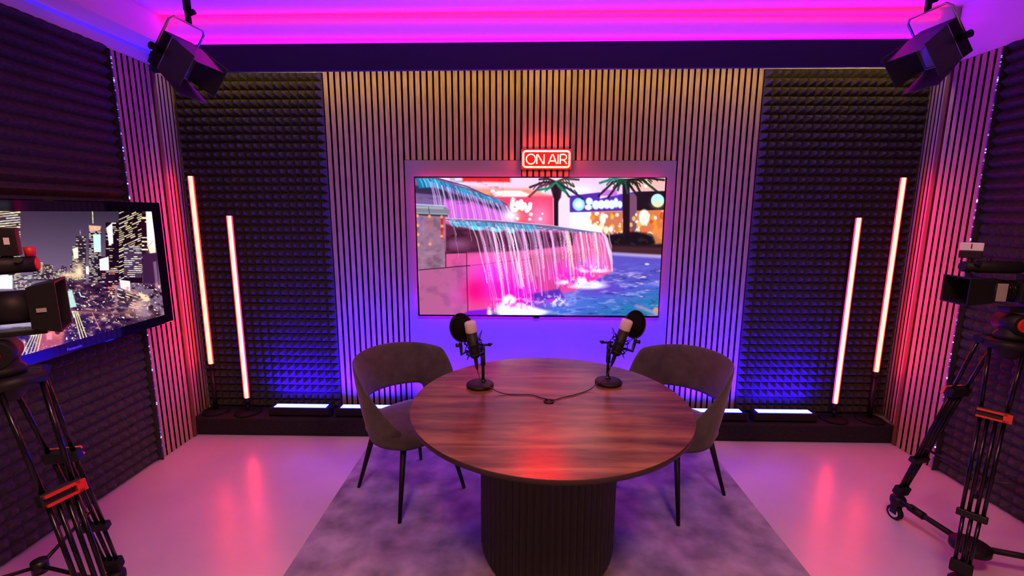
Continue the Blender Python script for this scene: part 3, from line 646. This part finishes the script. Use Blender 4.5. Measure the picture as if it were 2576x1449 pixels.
# ------------------------------------------------------------------ red tubes
def red_tube(x, y, z0, z1, low, label, lean=0.0):
    t = thing('tube_light', label, 'light', (x, y, .1315))
    zb = z0-.1315; zt = z1-.1315
    n_ = 16; vs = []
    for z_ in (zb, zt): vs += [(.0135*math.cos(PI+R_(6)+R_(168)*k/n_), .0135*math.sin(PI+R_(6)+R_(168)*k/n_), z_) for k in range(n_+1)]
    MB().add(vs, [(k, k+1, n_+2+k, n_+1+k) for k in range(n_)], True).build('tube', 'redlight', t)
    MB().box(-.0145, .0145, .0022, .012, zb, zt).build('back_shell', 'blackmetal', t)
    MB().box(.0136, .0215, -.0015, .0020, zb, zt).build('bloom_fin', 'redhalo', t); MB().box(-.0215, -.0136, -.0015, .0020, zb, zt).build('bloom_fin', 'redhalo', t)  # added glowing fins stand in for the red bloom beside the tube
    MB().tube((0, 0, zt), (0, 0, zt+.006), .0145).build('end_cap', 'black', t)
    MB().tube((0, 0, zb-.05), (0, 0, zb), .0155).build('end_cap', 'black', t)
    if low:
        MB().lathe([(0, 0), (.085, 0), (.088, .006), (.085, .014), (.03, .02), (0, .02)], seg=40).build('base', 'rubber', t)
        MB().tube((0, 0, .018), (0, 0, zb-.05), .008).build('pole', 'blackmetal', t)
    else:
        MB().lathe([(0, 0), (.085, 0), (.088, .006), (.085, .014), (.03, .02), (0, .02)], seg=40).build('base', 'rubber', t)
        MB().tube((0, 0, .018), (0, 0, zb-.05), .0145).build('pole', 'blackmetal', t)
    return t
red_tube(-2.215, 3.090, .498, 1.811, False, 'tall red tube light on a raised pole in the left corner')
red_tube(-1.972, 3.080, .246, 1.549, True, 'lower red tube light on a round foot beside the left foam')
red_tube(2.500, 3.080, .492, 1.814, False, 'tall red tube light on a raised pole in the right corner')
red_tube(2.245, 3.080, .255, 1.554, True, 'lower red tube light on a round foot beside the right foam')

# ------------------------------------------------------------------ rug and table
o = MB().box(-1.025, 1.29, 0.35, 2.836, 0.0005, .010).build('rug', 'rug', None, .004); tag(o, 'grey short-pile rug with faded mottling under the table', 'rug')
TX, TY = 0.136, 1.919
tb = thing('table', 'round walnut-topped table on a black fluted drum base', 'table', (TX, TY, .0105))
n = 96
mb = MB().lathe([(0, .742), (.597, .742), (.600, .7395)], seg=n, smooth=False); 
mb = MB()
vs = [(.609*math.cos(2*PI*k/n), .609*math.sin(2*PI*k/n), .7395) for k in range(n)]
mb.add(vs, [tuple(range(n))]); mb.build('table_top', 'walnut', tb)
MB().lathe([(0, .714), (.599, .714), (.609, .720), (.6098, .738), (.6075, .7397)], seg=n).build('edge_band', 'edge', tb)
mb = MB(); nf = 62; prof = []
ring = []
for k in range(nf*6):
    th = 2*PI*k/(nf*6); ph = (k % 6)/6*2*PI; r = .298+.010*abs(math.sin(ph/2))**.6; ring.append((r*math.cos(th), r*math.sin(th)))
N_ = len(ring); vs = []; fs = []
zs = [(.0, .90), (.012, .945), (.035, .98), (.07, 1.0), (.700, 1.0), (.713, 1.0)]
for (z, k) in zs: vs += [(x*k, y*k, z) for x, y in ring]
for j in range(len(zs)-1):
    for i in range(N_): fs.append((j*N_+i, j*N_+(i+1) % N_, (j+1)*N_+(i+1) % N_, (j+1)*N_+i))
mb.add(vs, fs, True); mb.build('drum_base', 'drum', tb)
MB().lathe([(0, .7398), (.016, .7398), (.023, .7405), (.024, .743), (.018, .7435), (.015, .7410), (0, .7410)], c=(-.002, -.009, 0), seg=24).build('cable_grommet', 'black', tb)
TZ = .0105+.7395

# ------------------------------------------------------------------ chairs
def make_chair(label):
    t = thing('dining_chair', label, 'chair', (0, 0, 0), 0, 'grey tub chairs at the table')
    # shell: theta 0 at the back (-X), wraps round to the front corners
    nt_, nz_ = 56, 14; TH = R_(136)
    def prof(th):
        a = abs(th)/TH
        top = .795-.03*(a/.55)**2 if a < .55 else .765-.30*((a-.55)/.45)**1.05
        hole = R_(66)
        u = min(1, max(0, (abs(th)-R_(46))/R_(20))); u = u*u*(3-2*u)
        bot = .545*(1-u)+.36*u
        return top, bot
    def pos(th, z, off):
        f = (z-.36)/.44; rx = .205+.085*f; ry = .215+.070*f
        return ((-rx-off)*math.cos(th)+0.02, (ry+off)*math.sin(th), z)
    vs = []; fs = []
    for side in (0, 1):
        for i in range(nt_+1):
            th = -TH+2*TH*i/nt_; top, bot = prof(th)
            for j in range(nz_+1):
                e = math.sin(PI*j/nz_)**.4; ee = math.sin(PI*i/nt_)**.25
                off = (.022 if side else -.004)
                z = bot+(top-bot)*j/nz_; mid = .009
                vs.append(pos(th, z, mid+(off-mid)*max(.25, e)*max(.3, ee)))
    S = (nt_+1)*(nz_+1); g = lambda s, i, j: s*S+i*(nz_+1)+j
    for s in (0, 1):
        for i in range(nt_):
            for j in range(nz_): fs.append((g(s, i, j), g(s, i+1, j), g(s, i+1, j+1), g(s, i, j+1)))
    for i in range(nt_):
        fs.append((g(0, i, 0), g(0, i+1, 0), g(1, i+1, 0), g(1, i, 0))); fs.append((g(0, i, nz_), g(0, i+1, nz_), g(1, i+1, nz_), g(1, i, nz_)))
    for j in range(nz_):
        fs.append((g(0, 0, j), g(0, 0, j+1), g(1, 0, j+1), g(1, 0, j))); fs.append((g(0, nt_, j), g(0, nt_, j+1), g(1, nt_, j+1), g(1, nt_, j)))
    mb = MB(); mb.add(vs, fs, True); mb.build('backrest', 'fabric', t)
    # seat cushion: rounded square, domed
    mb = MB(); prof2 = [(.0, .350), (.80, .356), (.95, .370), (1.0, .395), (.985, .430), (.90, .452), (.6, .463), (0, .468)]
    vs = []; fs = []; m_ = 48; K = len(prof2)
    for k in range(m_):
        a = 2*PI*k/m_; c, s_ = math.cos(a), math.sin(a); rr_ = 1/((abs(c)**3.2+abs(s_)**3.2)**(1/3.2))
        for (r, z) in prof2: vs.append((.018+(.228 if c > 0 else .215)*r*rr_*c, .222*r*rr_*s_, z))
    for k in range(m_):
        for q in range(K-1): fs.append((k*K+q, ((k+1) % m_)*K+q, ((k+1) % m_)*K+q+1, k*K+q+1))
    mb.add(vs, fs, True); mb.build('seat', 'fabric', t)
    for (sx, sy) in ((1, 1), (1, -1), (-1, 1), (-1, -1)):
        MB().path([(sx*.150+.01, sy*.140, .352), (sx*.217, sy*.213, .0)], [.0165, .0095], 14).build('leg', 'black', t)
    # back seam
    return t
FZ = .0105
c1 = make_chair('grey tub chair on the left of the table, facing right')
c1.location = (-.616, 2.385, FZ); c1.rotation_euler = (0, 0, R_(-43.5))
c2 = dup(c1, (.862, 2.395, FZ), R_(217), 'grey tub chair on the right of the table, facing left')

# ------------------------------------------------------------------ microphones
def make_mic(label, bx, by, px, py, head, tail, disc, disc_n, flip):
    """bx,by disc base centre; pole at px,py; head/tail ends of the mic body; all world."""
    t = thing('microphone', label, 'microphone', (bx, by, TZ+.0005)); B = Vector((bx, by, TZ+.0005))
    L = lambda v: Vector(v)-B
    MB().lathe([(0, 0), (.062, 0), (.066, .005), (.066, .012), (.062, .017), (.030, .0185), (0, .019)], seg=44).build('base', 'black', t)
    P0 = L((px, py, B.z+.017)); ztop = .152; P1 = Vector((P0.x, P0.y, ztop))
    mb = MB().tube(P0, P1, .0075); mb.lathe([(.014, 0), (.014, .006), (.009, .012)], c=P0, seg=20); mb.build('pole', 'blackmetal', t)
    MB().tube(P1-Vector((0, 0, .052)), P1+Vector((0, 0, .002)), .0115).build('collar', 'black', t)
    # swivel joint
    J = P1+Vector((0, 0, .022))
    mb = MB().path([P1, J, J+Vector((0, 0, .03))], [.010, .011, .008], 12)
    s = 1 if flip else -1
    mb.tube(J+Vector((-.02*s*-1, 0, .028)), J+Vector((.036*s*-1, 0, .028)), .006); mb.tube(J+Vector((.03*s*-1, 0, .028)), J+Vector((.045*s*-1, 0, .034)), .010, .004)
    mb.build('swivel', 'blackmetal', t)
    H = L(head); T_ = L(tail); ax = (H-T_).normalized(); Ln = (H-T_).length
    bot = T_
    MB().path([bot, bot+ax*.006, bot+ax*.012, H-ax*.052], [.019, .023, .0245, .0255], 28).build('body', 'black', t)
    MB().path([H-ax*.052, H-ax*.050, H-ax*.008, H-ax*.002, H], [.0260, .0270, .0270, .0235, .017], 28).build('grille', 'mesh', t)
    xl = MB().path([bot+ax*.002, bot-ax*.010, bot-ax*.042, bot-ax*.062], [.0095, .0095, .0085, .004], 14).build('plug', 'black', t)
    # shock mount: two rings and four zig-zag arms
    mid = bot+ax*.045; side = ax.cross(Vector((0, 1, 0))).normalized(); oth = ax.cross(side).normalized()
    mb = MB()
    for (dz, r) in ((-.022, .039), (.030, .041)):
        mb.path([mid+ax*dz+r*(math.cos(a)*side+math.sin(a)*oth) for a in [2*PI*k/24 for k in range(24)]], .0030, 8, close=True)
    for k in range(4):
        a = PI/4+k*PI/2; d = math.cos(a)*side+math.sin(a)*oth
        mb.path([mid-ax*.022+d*.036, mid+ax*.004+d*.052, mid+ax*.030+d*.038, mid+ax*.068+d*.062, mid+ax*.036+d*.026], .0024, 6)
        mb.path([mid-ax*.022+d*.036, mid-ax*.040+d*.05, mid-ax*.018+d*.024], .0024, 6)
    mb.build('shock_mount', 'blackmetal', t)
    MB().path([J+Vector((0, 0, .02)), mid+(J-mid)*.45, mid+(J+Vector((0, 0, .02))-mid).normalized()*.036], .006, 10).build('mount_arm', 'blackmetal', t)
    # pop filter
    D = L(disc); nn = Vector(disc_n).normalized(); u = nn.cross(Vector((0, 0, 1))).normalized(); v = u.cross(nn)
    ring_ = [D+.066*(math.cos(a)*u+math.sin(a)*v) for a in [2*PI*k/40 for k in range(40)]]
    ft = MB().path(ring_, .0038, 10, close=True).build('pop_filter', 'black', t)
    T4 = Matrix.Translation(D) @ Matrix((( u.x, v.x, nn.x, 0), (u.y, v.y, nn.y, 0), (u.z, v.z, nn.z, 0), (0, 0, 0, 1)))
    MB().lathe([(0, .0012), (.065, .0012), (.065, -.0012), (0, -.0012)], seg=40, T=T4).build('gauze', 'felt', ft)
    low = D-v*.066; A = low-Vector((0, 0, .012)); Bm = mid-ax*.03+(A-mid).normalized()*.05
    st = MB().path([low+v*.004, A, Vector((A.x+(Bm.x-A.x)*.25, A.y, A.z-.055)), Bm, mid-ax*.02], [.006, .0085, .0085, .007, .005], 10)
    sx = -1 if D.x < 0 and not flip else 1
    st.tube(A+Vector((0, 0, -.006)), A+Vector((sx*.022, 0, -.008)), .007, .010)
    st.build('filter_arm', 'blackmetal', t)
    return L, bot-ax*.062+B
Lf, end1 = make_mic('condenser microphone on the left of the table, leaning left', -.187, 2.080, -.174, 2.100,
    (-.228, 2.035, 1.083), (-.205, 2.045, .908), (-.275, 2.085, 1.040), (-.48, -.86, .12), False)
Lf, end2 = make_mic('condenser microphone on the right of the table, leaning right', .441, 2.135, .441, 2.160,
    (.512, 2.095, 1.083), (.462, 2.105, .908), (.560, 2.145, 1.048), (.48, -.86, .12), True)
def cable(end, pts, label):
    P = [Vector(end)]+[Vector(p) for p in pts]; out = []
    for i in range(len(P)-1):
        p0, p1, p2, p3 = P[max(i-1, 0)], P[i], P[i+1], P[min(i+2, len(P)-1)]
        for k in range(8):
            u = k/8; out.append(.5*((2*p1)+(p2-p0)*u+(2*p0-5*p1+4*p2-p3)*u*u+(3*p1-p0-3*p2+p3)*u**3))
    out.append(P[-1])
    o = MB().path(out, .0024, 8).build('microphone_cable', 'cable'); return tag(o, label, 'cable')
ZC = TZ+.0035
GX, GY = TX-.002, TY-.009
cable(end1, [(-.186, 2.035, .815), (-.168, 2.01, .785), (-.13, 2.0, .777), (-.105, 1.99, .765), (-.06, 1.985, ZC), (.0, 1.980, ZC), (.06, 1.975, ZC), (.100, 1.945, ZC), (GX-.006, GY+.012, ZC+.003)], 'black cable from the left microphone to the hole in the table')
cable(end2, [(.430, 2.10, .815), (.410, 2.085, .788), (.37, 2.06, .775), (.33, 2.035, ZC+.002), (.26, 1.985, ZC), (.20, 1.95, ZC), (.165, 1.925, ZC), (GX+.008, GY+.008, ZC+.003)], 'black cable from the right microphone to the hole in the table')

# ------------------------------------------------------------------ studio lamps with barn doors
def studio_lamp(loc, tgt, ztop, label, size=.105, roll=0.0):
    t = thing('studio_lamp', label, 'light', loc)
    f = (Vector(tgt)-Vector(loc)).normalized(); r = f.cross(Vector((0, 0, 1))).normalized(); u = r.cross(f)
    cr, sr = math.cos(roll), math.sin(roll); r, u = r*cr+u*sr, u*cr-r*sr
    T = Matrix(((r.x, f.x, u.x, 0), (r.y, f.y, u.y, 0), (r.z, f.z, u.z, 0), (0, 0, 0, 1)))   # local x right, y forward, z up
    s = size
    MB().box(-s, s, -.055, .005, -s, s, T).build('housing', 'black', t, .004)
    MB().box(-s*.9, s*.9, .0052, .008, -s*.9, s*.9, T).build('diffuser', 'diff', t)
    mb = MB(); 
    for (a, b, c, d) in ((-s, s, s*.92, s), (-s, s, -s, -s*.92), (-s, -s*.92, -s, s), (s*.92, s, -s, s)): mb.box(a, b, .005, .014, c, d, T)
    mb.build('front_frame', 'silver', t)
    L_ = .155
    def flap(kind):
        e = s*.97; th = .0022
        if kind in ('top', 'bottom'):
            k = 1 if kind == 'top' else -1; sp = -.030 if kind == 'top' else .035
            vs = [(-e, .012, k*s), (e, .012, k*s), (-e*1.05, .012+L_, k*(s+sp)), (e*1.05, .012+L_, k*(s+sp))]
            off = Vector((0, 0, k*th))
        else:
            k = 1 if kind == 'right' else -1; sp = .035
            vs = [(k*s, .012, -e), (k*s, .012, e), (k*(s+sp*.6), .012+L_, -e*.95), (k*(s+sp*.6), .012+L_, e*.95)]
            off = Vector((k*th, 0, 0))
        a = [Vector(v) for v in vs]; b = [v+off for v in a]
        MB().hexa([T @ v for v in (a[0], a[1], a[2], a[3], b[0], b[1], b[2], b[3])]).build('barn_door', 'barn', t)
    for k in ('top', 'bottom', 'left', 'right'): flap(k)
    # yoke
    top = s+.085
    mb = MB().path([T @ Vector(p) for p in ((-s-.018, -.03, 0), (-s-.018, -.03, top-.02), (-s, -.03, top), (s, -.03, top), (s+.018, -.03, top-.02), (s+.018, -.03, 0))], .0055, 8)
    mb.build('yoke', 'silver', t)
    for k in (-1, 1):
        MB().tube(T @ Vector((k*(s+.002), -.03, 0)), T @ Vector((k*(s+.04), -.03, 0)), .014, .018, 12).build('knob', 'black', t)
    Y = T @ Vector((0, -.03, top))
    mb = MB().tube(Y, (Y.x, Y.y, Y.z+.065), .014); mb.tube((Y.x, Y.y, Y.z+.04), (Y.x+.035, Y.y, Y.z+.055), .010, .013)
    mb.build('spigot_clamp', 'black', t)
    MB().tube((Y.x, Y.y, Y.z+.06), (Y.x, Y.y, ztop-loc[2]-.012), .0175).build('ceiling_pole', 'black', t)
    MB().lathe([(0, 0), (.07, 0), (.07, .010), (0, .010)], c=(Y.x, Y.y, ztop-loc[2]-.012), seg=24).build('ceiling_plate', 'black', t)
    return t
studio_lamp((-1.730, 2.42, 2.342), (-.930, 2.34, 1.762), 2.758, 'black studio lamp with barn doors hanging from the ceiling at upper left', .088)
studio_lamp((2.070, 2.46, 2.400), (1.270, 2.38, 1.820), 2.79, 'black studio lamp with barn doors hanging from the ceiling at upper right', .092)

# ------------------------------------------------------------------ tripods on dollies
def tripod(cx, cy, ang, ztop, label, dlabel, fc, hlabel_side, floor_z=0.0):
    t = thing('camera_tripod', label, 'tripod', (cx, cy, 0))
    B = Vector((0, 0, 0))
    MB().lathe([(0, ztop-.075), (.030, ztop-.075), (.050, ztop-.045), (.075, ztop-.02), (.078, ztop), (.055, ztop+.004), (0, ztop+.004)], seg=28).build('bowl', 'black', t)
    RR = .325; ZF = .155
    for k, a in enumerate(ang):
        d = Vector((math.cos(a), math.sin(a), 0)); s = Vector((-d.y, d.x, 0))
        A = d*.075+Vector((0, 0, ztop-.02)); F_ = d*RR+Vector((0, 0, ZF)); ax = (F_-A)
        Ln = ax.length; axn = ax/Ln; at = lambda f: A+ax*f; ou = s.cross(axn).normalized()
        lg = MB()
        lg.tube(at(-.01)-s*.058, at(-.01)+s*.058, .019, seg=12)                      # shoulder
        lg.build('leg', 'black', t); par = lg_obj = C.objects[-1] if False else t.children[-1]
        mb = MB(); w0, w1 = .048, .036
        for q in (-1, 1): mb.tube(at(0)+s*q*w0, at(fc)+s*q*w1, .0072, seg=10)
        mb.build('upper_tubes', 'rod', par)
        T = Matrix.Translation(at(fc)) @ Matrix(((s.x, ou.x, axn.x, 0), (s.y, ou.y, axn.y, 0), (s.z, ou.z, axn.z, 0), (0, 0, 0, 1)))
        MB().box(-.052, .052, -.017, .017, -.022, .020, T).build('clamp', 'black', par, .005)
        mb = MB(); mb.box(-.046, .040, -.028, -.016, -.016, -.007, T); mb.box(-.046, .046, -.028, -.018, .012, .020, T); mb.box(.030, .055, -.028, -.016, -.016, .020, T)
        mb.build('clamp_lever', 'orange' if k != 1 else 'red', par)
        mb = MB()
        for q in (-.034, -.012, .012, .034): mb.tube(at(fc+.01)+s*q, at(.75)+s*q*.9, .0068, seg=10)
        mb.build('middle_tubes', 'rod', par)
        T2 = Matrix.Translation(at(.75)) @ Matrix(((s.x, ou.x, axn.x, 0), (s.y, ou.y, axn.y, 0), (s.z, ou.z, axn.z, 0), (0, 0, 0, 1)))
        MB().box(-.046, .046, -.015, .015, -.014, .014, T2).build('lower_clamp', 'black', par, .004)
        mb = MB()
        for q in (-.024, 0, .024): mb.tube(at(.75)+s*q, at(.985)+s*q*.85, .0068, seg=10)
        mb.build('lower_tubes', 'rod', par)
        T3 = Matrix.Translation(at(.975)) @ Matrix(((s.x, ou.x, axn.x, 0), (s.y, ou.y, axn.y, 0), (s.z, ou.z, axn.z, 0), (0, 0, 0, 1)))
        MB().box(-.034, .034, -.020, .020, -.02, .030, T3).build('foot', 'rubber', par, .008)
    # fluid head
    hd = MB().lathe([(0, 0), (.050, 0), (.052, .02), (.040, .035), (.040, .05), (0, .05)], c=(0, 0, ztop+.004), seg=28)
    Th = Matrix.Translation((0, 0, ztop+.004)) @ Matrix.Rotation(hlabel_side[1], 4, 'Z'); q_ = hlabel_side[0]
    h = hd.build('fluid_head', 'black', t)
    MB().path([Th @ Vector((0, -.052, .07)), Th @ Vector((0, .052, .07))], [.040, .040], 28).build('tilt_drum', 'black', h)
    rr0 = .030 if q_ > 0 else .016
    MB().path([Th @ Vector((0, q_*.0521, .07)), Th @ Vector((0, q_*.060, .07))], [rr0, rr0*.93], 24).build('drag_dial', 'red', h)
    if q_ > 0: MB().path([Th @ Vector((0, .0601, .07)), Th @ Vector((0, .063, .07))], [.013, .013], 20).build('dial_ring', 'silver', h)
    MB().path([Th @ Vector(v) for v in ((-.03, -q_*.04, .05), (-.10, -q_*.09, .04), (-.42, -q_*.16, -.05))], [.010, .009, .009], 10).build('pan_handle', 'black', h)
    # mid-level spreader
    hub = Vector((0, 0, ztop*.40)); mb = MB(); mb.lathe([(0, -.02), (.022, -.02), (.022, .02), (0, .02)], c=hub, seg=16)
    for a in ang:
        d = Vector((math.cos(a), math.sin(a), 0)); mb.tube(hub, d*(.075+(RR-.075)*.66)+Vector((0, 0, ztop*.42)), .006, seg=8)
    mb.build('spreader', 'blackmetal', t)
    # dolly
    w_ = thing('tripod_dolly', dlabel, 'dolly', (cx, cy, floor_z))
    MB().lathe([(0, .085), (.060, .085), (.072, .092), (.072, .118), (.05, .128), (0, .128)], seg=28).build('hub', 'black', w_)
    for a in ang:
        d = Vector((math.cos(a), math.sin(a), 0)); s = Vector((-d.y, d.x, 0)); up = Vector((0, 0, 1))
        mb = MB().tube(d*.04+up*.106, d*(RR+.0)+up*.112, .013, seg=12); mb.tube(d*.20+up*.108, d*.27+up*.111, .019, seg=12)
        mb.tube(d*.24+s*.018+up*.125, d*.30+s*.018+up*.128, .009, seg=10)
        arm = mb.build('arm', 'black', w_)
        mb = MB(); c = d*(RR+.005)
        mb.lathe([(0, .088), (.030, .088), (.034, .10), (.034, .122), (.026, .134), (0, .134)], c=c, seg=20)
        T = Matrix.Translation(c) @ Matrix(((s.x, d.x, 0, 0), (s.y, d.y, 0, 0), (0, 0, 1, 0), (0, 0, 0, 1)))
        mb.box(-.019, -.014, -.012, .020, .035, .09, T); mb.box(.014, .019, -.012, .020, .035, .09, T)
        mb.build('caster_fork', 'black', arm)
        wc = c+d*.006+up*.0365
        wh = MB().tube(wc-s*.011, wc+s*.011, .0365, seg=28).build('caster_wheel', 'rubber', arm)
        MB().tube(wc-s*.0122, wc+s*.0122, .024, seg=24).build('wheel_disc', 'white', wh) if False else MB().tube(wc-s*.0125, wc+s*.0125, .024, seg=24).build('wheel_disc', 'white', arm)
    return t
a0 = R_(102)
tripod(2.038, 1.86, (R_(100), R_(220), R_(-20)), 1.065, 'camera tripod with an orange clamp lever on the right', 'three-wheeled dolly under the right tripod', .30, (1, R_(174)))
tripod(-1.56, 1.285, (R_(104), R_(-16), R_(224)), 1.085, 'camera tripod with a red clamp lever at the left edge', 'three-wheeled dolly under the left tripod', .37, (-1, R_(35)))

# ------------------------------------------------------------------ broadcast cameras (local X forward, origin on the tripod bowl)
def broadcast_camera(cx, cy, z0, head, fx, label, right):
    T0 = Matrix.Rotation(head, 4, 'Z')
    t = thing('video_camera', label, 'camera', (cx, cy, z0+.118), head)
    Z = 0.0
    MB().box(-.16, fx-.19 if right else fx-.04, -.030, .030, 0, .016).build('base_plate', 'blackmetal', t, .003)
    xb = fx-.28
    MB().box(xb-.30, xb, -.055, .055, .017, .185).build('body', 'black', t, .010)
    MB().box(xb-.44, xb-.302, -.050, .050, .02, .15).build('battery', 'black', t, .008)
    x0 = fx-(.10 if right else .066)
    ln = MB().path([(xb, 0, .085), (xb+.03, 0, .085), (xb+.032, 0, .085), (xb+.07, 0, .085), (xb+.072, 0, .085), (fx-.15, 0, .085), (fx-.148, 0, .085), (x0-.0005, 0, .085)], [.040, .040, .046, .046, .042, .042, .050, .050], 28).build('lens', 'black', t)
    MB().box(xb+.01, xb+.09, -.062 if not right else .040, -.040 if not right else .062, .045, .125).build('servo_grip', 'black', ln, .006)
    for q_, r_ in ((xb+.076, .0445), (xb+.088, .0445), (fx-.172, .0455)):
        MB().path([(q_, 0, .085), (q_+.006, 0, .085)], [r_, r_], 28).build('lens_ring', 'rod', ln)
    sd = 1 if right else -1
    MB().path([(xb-.02, sd*.057, .06), (xb-.05, sd*.10, -.02), (xb-.12, sd*.09, -.06), (xb-.2, sd*.07, .0), (xb-.25, sd*.057, .07)], .0035, 8).build('cable', 'cable', t)
    MB().box(xb-.24, xb-.06, sd*.0555, sd*.059, .05, .15).build('side_panel', 'blackmetal', t, .002)
    for q_ in (-.21, -.17, -.13): MB().path([(xb+q_, sd*.0591, .135), (xb+q_, sd*.064, .135)], [.006, .006], 12).build('button', 'silver' if q_ == -.17 else 'red', t)
    MB().box(xb-.005, xb+.05, -.022, .022, .128, .152).build('lens_mount', 'blackmetal', t, .003)
    # flared sunshade
    x0, x1, a, b, c, d = fx-(.10 if right else .066), fx, .056, .044 if right else .062, .068, .057 if right else .078
    z = .085; vs = [(x0, -a, z-b), (x1, -c, z-d), (x0, a, z-b), (x1, c, z-d), (x0, -a, z+b), (x1, -c, z+d), (x0, a, z+b), (x1, c, z+d)]
    mb = MB(); mb.add(vs, [(0, 2, 3, 1), (4, 5, 7, 6), (0, 1, 5, 4), (2, 6, 7, 3), (0, 4, 6, 2)])
    e = .006; vi = [(x0+.008, -a+e, z-b+e), (x1, -c+e, z-d+e), (x0+.008, a-e, z-b+e), (x1, c-e, z-d+e), (x0+.008, -a+e, z+b-e), (x1, -c+e, z+d-e), (x0+.008, a-e, z+b-e), (x1, c-e, z+d-e)]
    mb.add(vi, [(0, 2, 3, 1), (4, 5, 7, 6), (0, 1, 5, 4), (2, 6, 7, 3), (0, 4, 6, 2)])
    mb.add([vs[1], vs[3], vs[7], vs[5], vi[1], vi[3], vi[7], vi[5]], [(0, 1, 5, 4), (1, 2, 6, 5), (2, 3, 7, 6), (3, 0, 4, 7)])
    hd = mb.build('sunshade', 'black', t)
    MB().path([(x0+.010, 0, z), (x0+.013, 0, z)], [.038, .038], 24).build('front_glass', 'gloss', hd)
    s_ = 1 if right else -1
    if right: MB().box(x0-.050, x0-.012, s_*.0505, s_*.0515, z-.036, z+.036).build('side_label', 'grey', ln)
    else: MB().box(x0+.018, x0+.040, -.0625, -.0665, z-.012, z+.000).build('side_label', 'grey', hd)
    # handle, viewfinder, microphone
    MB().path([(xb-.24, 0, .185), (xb-.23, 0, .225), (xb-.05, 0, .230), (xb, 0, .225), (xb-.02, 0, .185)], [.012, .013, .014, .013, .012], 12).build('carry_handle', 'black', t)
    zv = .182 if right else .212; xv = fx-.015 if right else fx-.045
    vf = MB().path([(xb+.004, .0, zv), (xb+.05, 0, zv), (xb+.06, 0, zv), (xv-.05, 0, zv), (xv-.045, 0, zv), (xv, 0, zv)], [.018, .020, .026, .026, .021, .021] if right else [.022, .024, .027, .027, .024, .024], 20).build('viewfinder', 'black', t)
    MB().path([(xv+.0001, 0, zv), (xv+.004, 0, zv)], [.021, .019], 20).build('viewfinder_end', 'red' if not right else 'black', vf)  # left end is red: the red light on it is put into its colour
    MB().path([(xv-.03, sd*.02, zv+.012), (xv-.03, sd*.036, zv+.018)], [.008, .010], 12).build('focus_knob', 'black', vf)
    MB().path([(xv-.09, 0, zv+.02), (xv-.09, 0, zv+.036)], [.010, .007], 12).build('shoe_knob', 'blackmetal', vf)
    MB().box(xb-.04, xb-.005, -.012, .012, .18, .215).build('viewfinder_bracket', 'blackmetal', t)
    return t, T0
cr, _ = broadcast_camera(2.038, 1.86, 1.069, R_(174), .235, 'television camera on the right tripod with a white numbered card', True)
cl, _ = broadcast_camera(-1.56, 1.285, 1.089, R_(35), .155, 'television camera on the left tripod, its end cap coloured as if lit red', False)
# numbered tally card on the right camera
card = MB().box(-.035, .035, -.008, .008, .292, .325).build('tally_card', 'white', cr, .003); card.location = (.20, .0, -.045); card.rotation_euler = (0, 0, R_(141))
b_ = MB().box(-.034, .034, -.012, .012, .262, .291).build('tally_base', 'black', cr, .003); b_.location = (.20, .0, -.045); b_.rotation_euler = (0, 0, R_(141))
# black box with a small sticker on the left camera
bx = MB().box(-.020, .020, -.020, .020, .268, .350).build('receiver_box', 'black', cl, .003); bx.location = (.060, 0, -.028)
st = MB().box(-.006, .006, -.0212, -.0206, .302, .322).build('sticker', 'white', bx)
kb = MB().lathe([(0, .272), (.012, .272), (.014, .300), (0, .302)], seg=16).build('knob', 'red', cl); kb.location = (.100, 0, -.036)

text_obj('card_number', '1', .027, (0, -.0082, .309), (PI/2, 0, 0), 'ink', card)
MB().tube((0, 0, .2), (0, 0, .263), .008).build('card_post', 'black', b_)

GROUPS = {'tube_light': 'red tube lights on the platform', 'microphone': 'microphones on the table', 'microphone_cable': 'microphone cables on the table',
          'studio_lamp': 'studio lamps hanging from the ceiling', 'camera_tripod': 'camera tripods', 'tripod_dolly': 'dollies under the tripods', 'video_camera': 'television cameras on tripods',
          'foam_panel': 'acoustic foam coverings', 'slat_panel': 'slatted wood wall panels', 'wood_trim': 'brown wood strips at the alcove corners', 'television': 'televisions on the walls'}
for o in C.objects:
    if o.parent is None and o.get('label') and not o.get('group'):
        g = GROUPS.get(o.name.split('.')[0])
        if g: o['group'] = g
